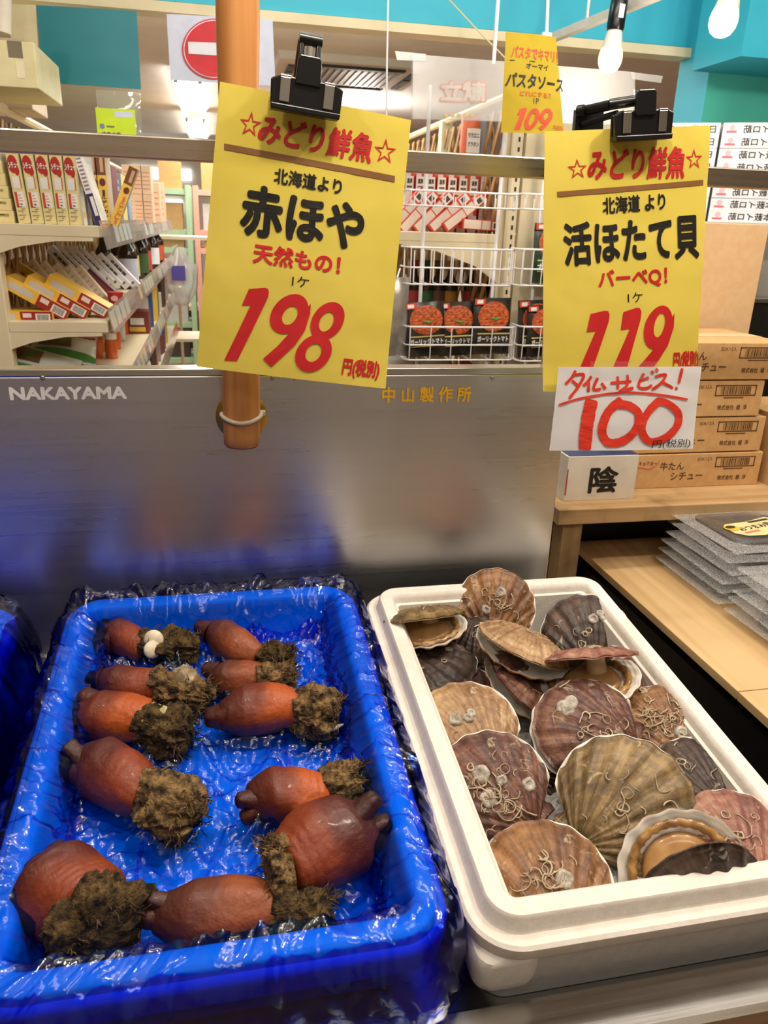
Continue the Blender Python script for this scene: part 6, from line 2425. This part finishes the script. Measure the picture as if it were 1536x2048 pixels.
# far shelving and floor-level things at the aisle end
for (c, u, lab, dx) in ((plain(166, 198, 160), 378, 'pale green metal shelving at the end of the aisle', -1.0), (plain(222, 166, 146), 393, 'salmon-pink metal shelving at the end of the aisle', 1.0)):
    xp = at(u, 430, 8.0).x
    t = thing('far_shelving', lab, 'shelving', (xp + dx * 0.5, 8.2, 0), 'coloured shelving at the aisle end')
    for (px_, py_) in ((xp, 8.0), (xp + dx, 8.0), (xp, 8.45), (xp + dx, 8.45)):
        MB().span(px_ - 0.025, px_ + 0.025, py_ - 0.025, py_ + 0.025, 0, 1.78, c).build('upright', t, world=True)
    for z in (0.15, 0.5, 0.85, 1.2, 1.36, 1.72):
        MB().span(min(xp, xp + dx), max(xp, xp + dx), 8.0, 8.45, z - 0.025, z + 0.025, c).build('shelf_board', t, world=True)
rg = random.Random(9)
for i in range(14):
    sd = -1 if i % 2 else 1
    z = (0.175, 0.525, 0.875, 1.225, 1.745, 1.385)[(i // 2) % 6]
    if i > 11:
        z = 0.875
    xp = at(378 if sd < 0 else 393, 430, 8.0).x + sd * (0.16 + 0.30 * (i // 12))
    c = ((186, 146, 90), (70, 60, 54), (190, 90, 70), (200, 196, 190), (188, 150, 96), (150, 60, 50), (210, 170, 80))[i % 7]
    if z == 1.745:
        c = (190, 150, 92)
    goods('far_carton', '%s box %s on the far %s shelving, %s level' % (['tan', 'dark', 'red', 'white', 'brown', 'maroon', 'ochre'][i % 7], 'standing', 'green' if sd < 0 else 'pink', ORD[(i // 2) % 6] + (' upper' if i > 11 else '')), 'box',
          TR(xp, 8.22, z + 0.001), 0.20, 0.3, 0.10 if abs(z - 1.225) < 0.01 else 0.24, plain(*c), None, 'boxes on the coloured shelving')
t = thing('white_table', 'low cream wire-topped table at the end of the aisle', 'table', (at(345, 560, 5.6).x, 5.7, 0))
xq = at(330, 472, 5.5).x
for z in (1.38, 0.72):
    MB().span(xq - 0.25, xq + 0.33, 5.5, 5.9, z - 0.02, z, M['cream']).build('shelf_board', t, world=True)
for xx in (xq - 0.23, xq + 0.31):
    for yy in (5.52, 5.88):
        MB().span(xx - 0.012, xx + 0.012, yy - 0.012, yy + 0.012, 0, 1.36, M['cream']).build('leg', t, world=True)
t = thing('shop_trolley', 'white push trolley on the floor at the end of the left shelves', 'trolley', (at(372, 690, 6.4).x, 6.4, 0))
xq = at(370, 690, 6.4).x
MB().tube([(xq - 0.02, 6.35, 0.08), (xq - 0.02, 6.35, 0.9), (xq - 0.01, 6.3, 1.0)], 0.012, M['cream'], 10).build('handle', t, 60, world=True)
MB().span(xq - 0.03, xq + 0.3, 6.33, 6.8, 0.06, 0.09, M['cream']).build('deck', t, world=True)
for (ax, ay) in ((xq, 6.4), (xq + 0.27, 6.4), (xq, 6.74), (xq + 0.27, 6.74)):
    MB().lathe([(0.03, -0.012), (0.03, 0.012)], M['dark'], 16, TR(ax, ay, 0.03) @ RY(90)).build('wheel', t, world=True)
t = thing('dark_chest', 'long dark chest along the far wall', 'chest', (-0.6, 10.0, 0))
MB().span(-2.0, 0.4, 9.8, 10.3, 0, 0.45, M['dark']).build('body', t, world=True)
MB().span(-2.0, 0.4, 9.78, 10.32, 0.45, 0.5, M['cream']).build('top', t, world=True)

# ------------------------------------------------------------------ middle unit: red and white boxes, rack with pasta sauce
ZM = 1.482
RW = plain(206, 56, 44)


def p_rw(mb, w, d, h, y):
    mb.fq(-w * 0.46, h * 0.30, w * 0.10, h * 0.99, y, plain(216, 210, 206))
    mb.fq(-w * 0.46, h * 0.0, w * 0.46, h * 0.30, y, plain(206, 200, 198))
    mb.fq(-w * 0.40, h * 0.72, w * 0.40, h * 0.94, y - 0.0003, C_WHT)
    mb.text('濃厚', 0, h * 0.86, w * 0.6, h * 0.09, y - 0.0006, C_DK, bold=0.04)
    mb.fq(-w * 0.3, h * 0.74, w * 0.3, h * 0.78, y - 0.0006, plain(90, 90, 90))
    mb.fq(w * 0.12, h * 0.35, w * 0.44, h * 0.68, y - 0.0003, plain(214, 60, 40))


for i in range(9):
    u = 795 + i * 21.2
    Y = 2.56
    goods('sauce_box', 'upright red and white box, %s from the left behind the wire rack' % ORD[i], 'box', TR(at(u, 455, Y).x, Y + 0.05, ZM), 0.0305, 0.09, 0.172, RW, p_rw, 'upright red and white boxes')


def p_lean(mb, w, d, h, y):
    mb.fq(-w * 0.46, h * 0.08, -w * 0.02, h * 0.92, y, plain(218, 206, 196))
    mb.fq(0.0, h * 0.08, w * 0.22, h * 0.92, y, plain(216, 204, 196))
    mb.fq(w * 0.26, h * 0.12, w * 0.46, h * 0.88, y, C_WHT)
    mb.fq(w * 0.30, h * 0.25, w * 0.40, h * 0.75, y - 0.0003, C_DK)


for i, (u, v) in enumerate(((815, 422), (838, 424), (868, 424), (900, 424), (930, 424))):
    tilted('sauce_box', 'slanting red and white box, %s from the left in its row' % ORD[i], (u, v), 2.45 - 0.01 * i, 0.155, 0.03, 0.030, -50 + i * 3.0, RW, p_lean, 'slanting red and white boxes')
tilted('sauce_box', 'red and white box lying flat at the right end of the slanting ones', (964, 450), 2.40, 0.125, 0.09, 0.030, 2, RW, p_lean)
for i, (u, c) in enumerate(((930, (206, 96, 60)), (948, (120, 110, 120)), (985, (150, 60, 60)))):
    t = thing('snack_tube', ('orange snack tube with a price card, above the rail', 'grey speckled tube beside the orange one', 'dark speckled tube nearest the small yellow sheet')[i], 'tube', TR(at((938, 966, 988)[i], 310, 2.6).x, 2.6, at(938, 318, 2.6).z - 0.10), 'tubes standing above the rail')
    MB().lathe([(0.030, 0), (0.031, 0.004), (0.031, 0.22), (0.029, 0.224)], plain(*((206, 96, 56), (134, 132, 136), (112, 104, 106))[i]), 20).build('tube_body', t, 60)
    if i == 0:
        mb = MB().fq(-0.022, 0.115, 0.022, 0.185, -0.036, C_WHT)
        mb.text('マカロニ', 0, 0.165, 0.036, 0.014, -0.0366, C_DK, bold=0.03)
        mb.text('グラタン', 0, 0.140, 0.036, 0.014, -0.0366, C_DK, bold=0.03)
        tag(mb.build('price_card', t), 'white handwritten card')
t = thing('tube_shelf', 'narrow cream ledge carrying the snack tubes', 'shelf', (1.0, 2.6, at(938, 318, 2.6).z - 0.12))
zt_ = at(938, 318, 2.6).z - 0.10
MB().span(XM - 0.16, XM - 0.022, 2.5, 2.75, zt_ - 0.012, zt_, M['cream']).build('ledge', t, world=True)

Yr = 2.25
RK = thing('wire_rack', 'white wire rack with hanging baskets in front of the shelf end', 'rack', (at(930, 700, Yr).x, Yr, 0.0))
xl, xr = at(846, 480, Yr).x, at(992, 489, Yr).x
for x in (xl, xr, at(1075, 480, Yr).x):
    MB().tube([(x, Yr, 0.03), (x, Yr, 1.85)], 0.0055, M['wire'], 8).build('upright', RK, 60, world=True)
xpst = at(1017, 480, Yr + 0.05).x
mb = MB().span(xpst - 0.012, xpst + 0.012, Yr + 0.03, Yr + 0.06, 0.0, 1.90, M['cream'])
for k in range(60):
    mb.span(xpst - 0.003, xpst + 0.003, Yr + 0.0290, Yr + 0.0300, 0.3 + k * 0.026, 0.312 + k * 0.026, M['dark'])
mb.build('slotted_post', RK, world=True)


def basket(x0, x1, z0, z1, nv, mid=True, dep=0.085):
    mb = MB()
    ya, yb = Yr - 0.006, Yr - dep
    r = 0.0022
    for z, ww in ((z1, r * 1.25), (z0, r)) + ((((z0 + z1) * 0.5 - 0.004), r),) * (1 if mid else 0):
        mb.tube([(x0, ya, z), (x0, yb + 0.012, z), (x0 + 0.012, yb, z), (x1 - 0.012, yb, z), (x1, yb + 0.012, z), (x1, ya, z)], ww, M['wire'], 6)
    for k in range(nv):
        x = x0 + 0.01 + (x1 - x0 - 0.02) * k / (nv - 1)
        mb.tube([(x, yb, z1), (x, yb, z0 + 0.006), (x, yb + 0.006, z0), (x, ya, z0), (x, ya, z1 - 0.01)], r * 0.8, M['wire'], 5)
    for y in (yb + (ya - yb) * 0.5,):
        for x in (x0, x1):
            mb.tube([(x, y, z1), (x, y, z0)], r * 0.8, M['wire'], 5)
    mb.build('basket', RK, 60, world=True)


Yf = Yr - 0.085
for (u0, u1, vt, vb, nv) in ((815, 1040, 382, 412, 11), (816, 1030, 496, 569, 11), (814, 1032, 654, 720, 6), (1047, 1190, 390, 420, 8), (1042, 1190, 500, 572, 8), (1042, 1190, 654, 722, 5)):
    basket(at(u0, vt, Yf).x, at(u1, vt, Yf).x, at(u0 + 60, vb, Yf).z, at(u0 + 60, vt, Yf).z, nv, vt > 450)


def sauce_pouch(lab, u, vt, vb, wpx, Y, foil, name, band, tilt=0.0, group='pasta sauce pouches in the wire baskets'):
    c = at(u, vb, Y)
    w = wpx / FPX * depth(c)
    h = at(u, vt, Y).z - c.z
    t = thing('sauce_pouch', lab, 'pouch', TR(c.x, Y, c.z) @ RY(tilt) @ RX(-5), group)
    pillow(MB(), w, h, 0.020, foil, Matrix(), 12, u).build('pouch_body', t, 60)
    mb = MB()
    n = 22
    # heap of pasta on the upper half
    V = [(0.02 * w, -0.0142, h * 0.67)]
    for i in range(n):
        th = 2 * math.pi * i / n
        V.append((w * (0.02 + 0.42 * math.cos(th)), -0.0105, h * (0.67 + 0.27 * math.sin(th))))
    mb.add(V, [(0, 1 + i, 1 + (i + 1) % n) for i in range(n)], M['pasta'])
    for k in range(5):
        a = k * 0.5
        mb.tube([(w * (-0.05 + 0.05 * math.cos(a)), -0.015, h * (0.66 + 0.03 * math.sin(a * 3))), (w * 0.02, -0.016, h * 0.64), (w * (0.06 + 0.03 * k), -0.015, h * (0.60 + 0.01 * k))], 0.0018, plain(96, 140, 50), 5)
    mb.build('pasta_picture', t, 60)
    mb = MB()
    mb.fq(-w * 0.5, h * 0.88, -w * 0.22, h * 0.985, -0.0125, plain(206, 60, 40))
    mb.fq(-w * 0.44, h * 0.90, -w * 0.28, h * 0.965, -0.013, C_WHT)
    mb.fq(-w * 0.42, h * 0.36, w * 0.46, h * 0.385, -0.0150, plain(206, 186, 110))
    mb.fq(-w * 0.44, h * 0.20, w * 0.46, h * 0.355, -0.0155, band)
    mb.text(name, 0.0, h * 0.278, w * 0.84, h * 0.105, -0.0162, C_WHT, bold=0.03)
    mb.fq(-w * 0.42, h * 0.185, w * 0.46, h * 0.195, -0.0150, plain(190, 170, 110))
    mb.build('print', t)
    return t


BK = plain(22, 21, 20)
sauce_pouch('garlic tomato sauce pouch, left of three in the lowest wire basket', 852, 604, 712, 80, Yr - 0.055, M['foil'], 'ガーリックトマト', BK, -4)
sauce_pouch('garlic tomato sauce pouch, middle of three in the lowest wire basket', 914, 604, 711, 74, Yr - 0.040, M['foil'], 'ガーリックトマト', BK, -3)
sauce_pouch('garlic tomato sauce pouch, right of three in the lowest wire basket', 981, 596, 708, 76, Yr - 0.058, M['foil'], 'ガーリックトマト', BK, -1)
sauce_pouch('front tomato sauce pouch in the lowest basket right of the slotted post', 1088, 610, 712, 74, Yr - 0.058, M['foil'], 'ガーリックトマト', BK, -3)
sauce_pouch('rear tomato sauce pouch in the lowest basket right of the slotted post', 1070, 600, 712, 74, Yr - 0.030, M['foil'], 'ガーリックトマト', BK, -3)
sauce_pouch('green-backed sauce pouch in the middle basket beside the second yellow sheet', 1100, 446, 566, 80, Yr - 0.045, M['foilg'], 'ナポリタン', plain(24, 60, 34), 0)
# things on the lower shelf of the middle unit
for i, u in enumerate((826, 850, 874, 898, 940, 958, 982)):
    Y = 2.62
    c = [(150, 40, 40), (40, 90, 50), (90, 60, 40), (170, 120, 40)][i % 4]
    bottle('dark sauce bottle behind the wire baskets, %s from the left' % ORD[i], at(u, 600, Y).x, Y, 1.20, 0.028, 0.19, DG, plain(206, 180, 90) if i > 3 else plain(*c), plain(*c), 'bottles behind the wire baskets')
for i, u in enumerate((800, 868, 945, 985)):
    Y = 2.50
    t = thing('jar', 'green-lidded jar below the wire baskets, %s from the left' % ORD[i], 'jar', TR(at(u, 742, Y).x, Y, 0.92), 'green-lidded jars below the wire baskets')
    MB().lathe([(0.05, 0), (0.052, 0.006), (0.052, 0.13), (0.045, 0.145)], plain(20, 110, 60) if i < 2 else DG, 22).build('jar_body', t, 60)
    MB().lathe([(0.047, 0.145), (0.047, 0.165), (0.044, 0.168)], plain(206, 210, 206) if i < 2 else plain(190, 60, 44), 22).build('lid', t, 50)
    MB().lathe([(0.0526, 0.03), (0.0526, 0.10)], plain(226, 232, 226), 22, caps=False).build('label_wrap', t, 60)
t = thing('silver_pouch', 'silvery grey foil pouch hanging beside the first yellow sheet', 'pouch', TR(at(788, 712, 2.20).x, 2.20, at(788, 712, 2.20).z), None)
pillow(MB(), 0.075, 0.22, 0.035, M['silver'], RZ(8), 14, 8).build('pouch_body', t, 60)
MB().tube([(0, 0, 0.215), (0.02, 0.05, 0.24)], 0.002, M['wire'], 6).build('hang_hook', t)
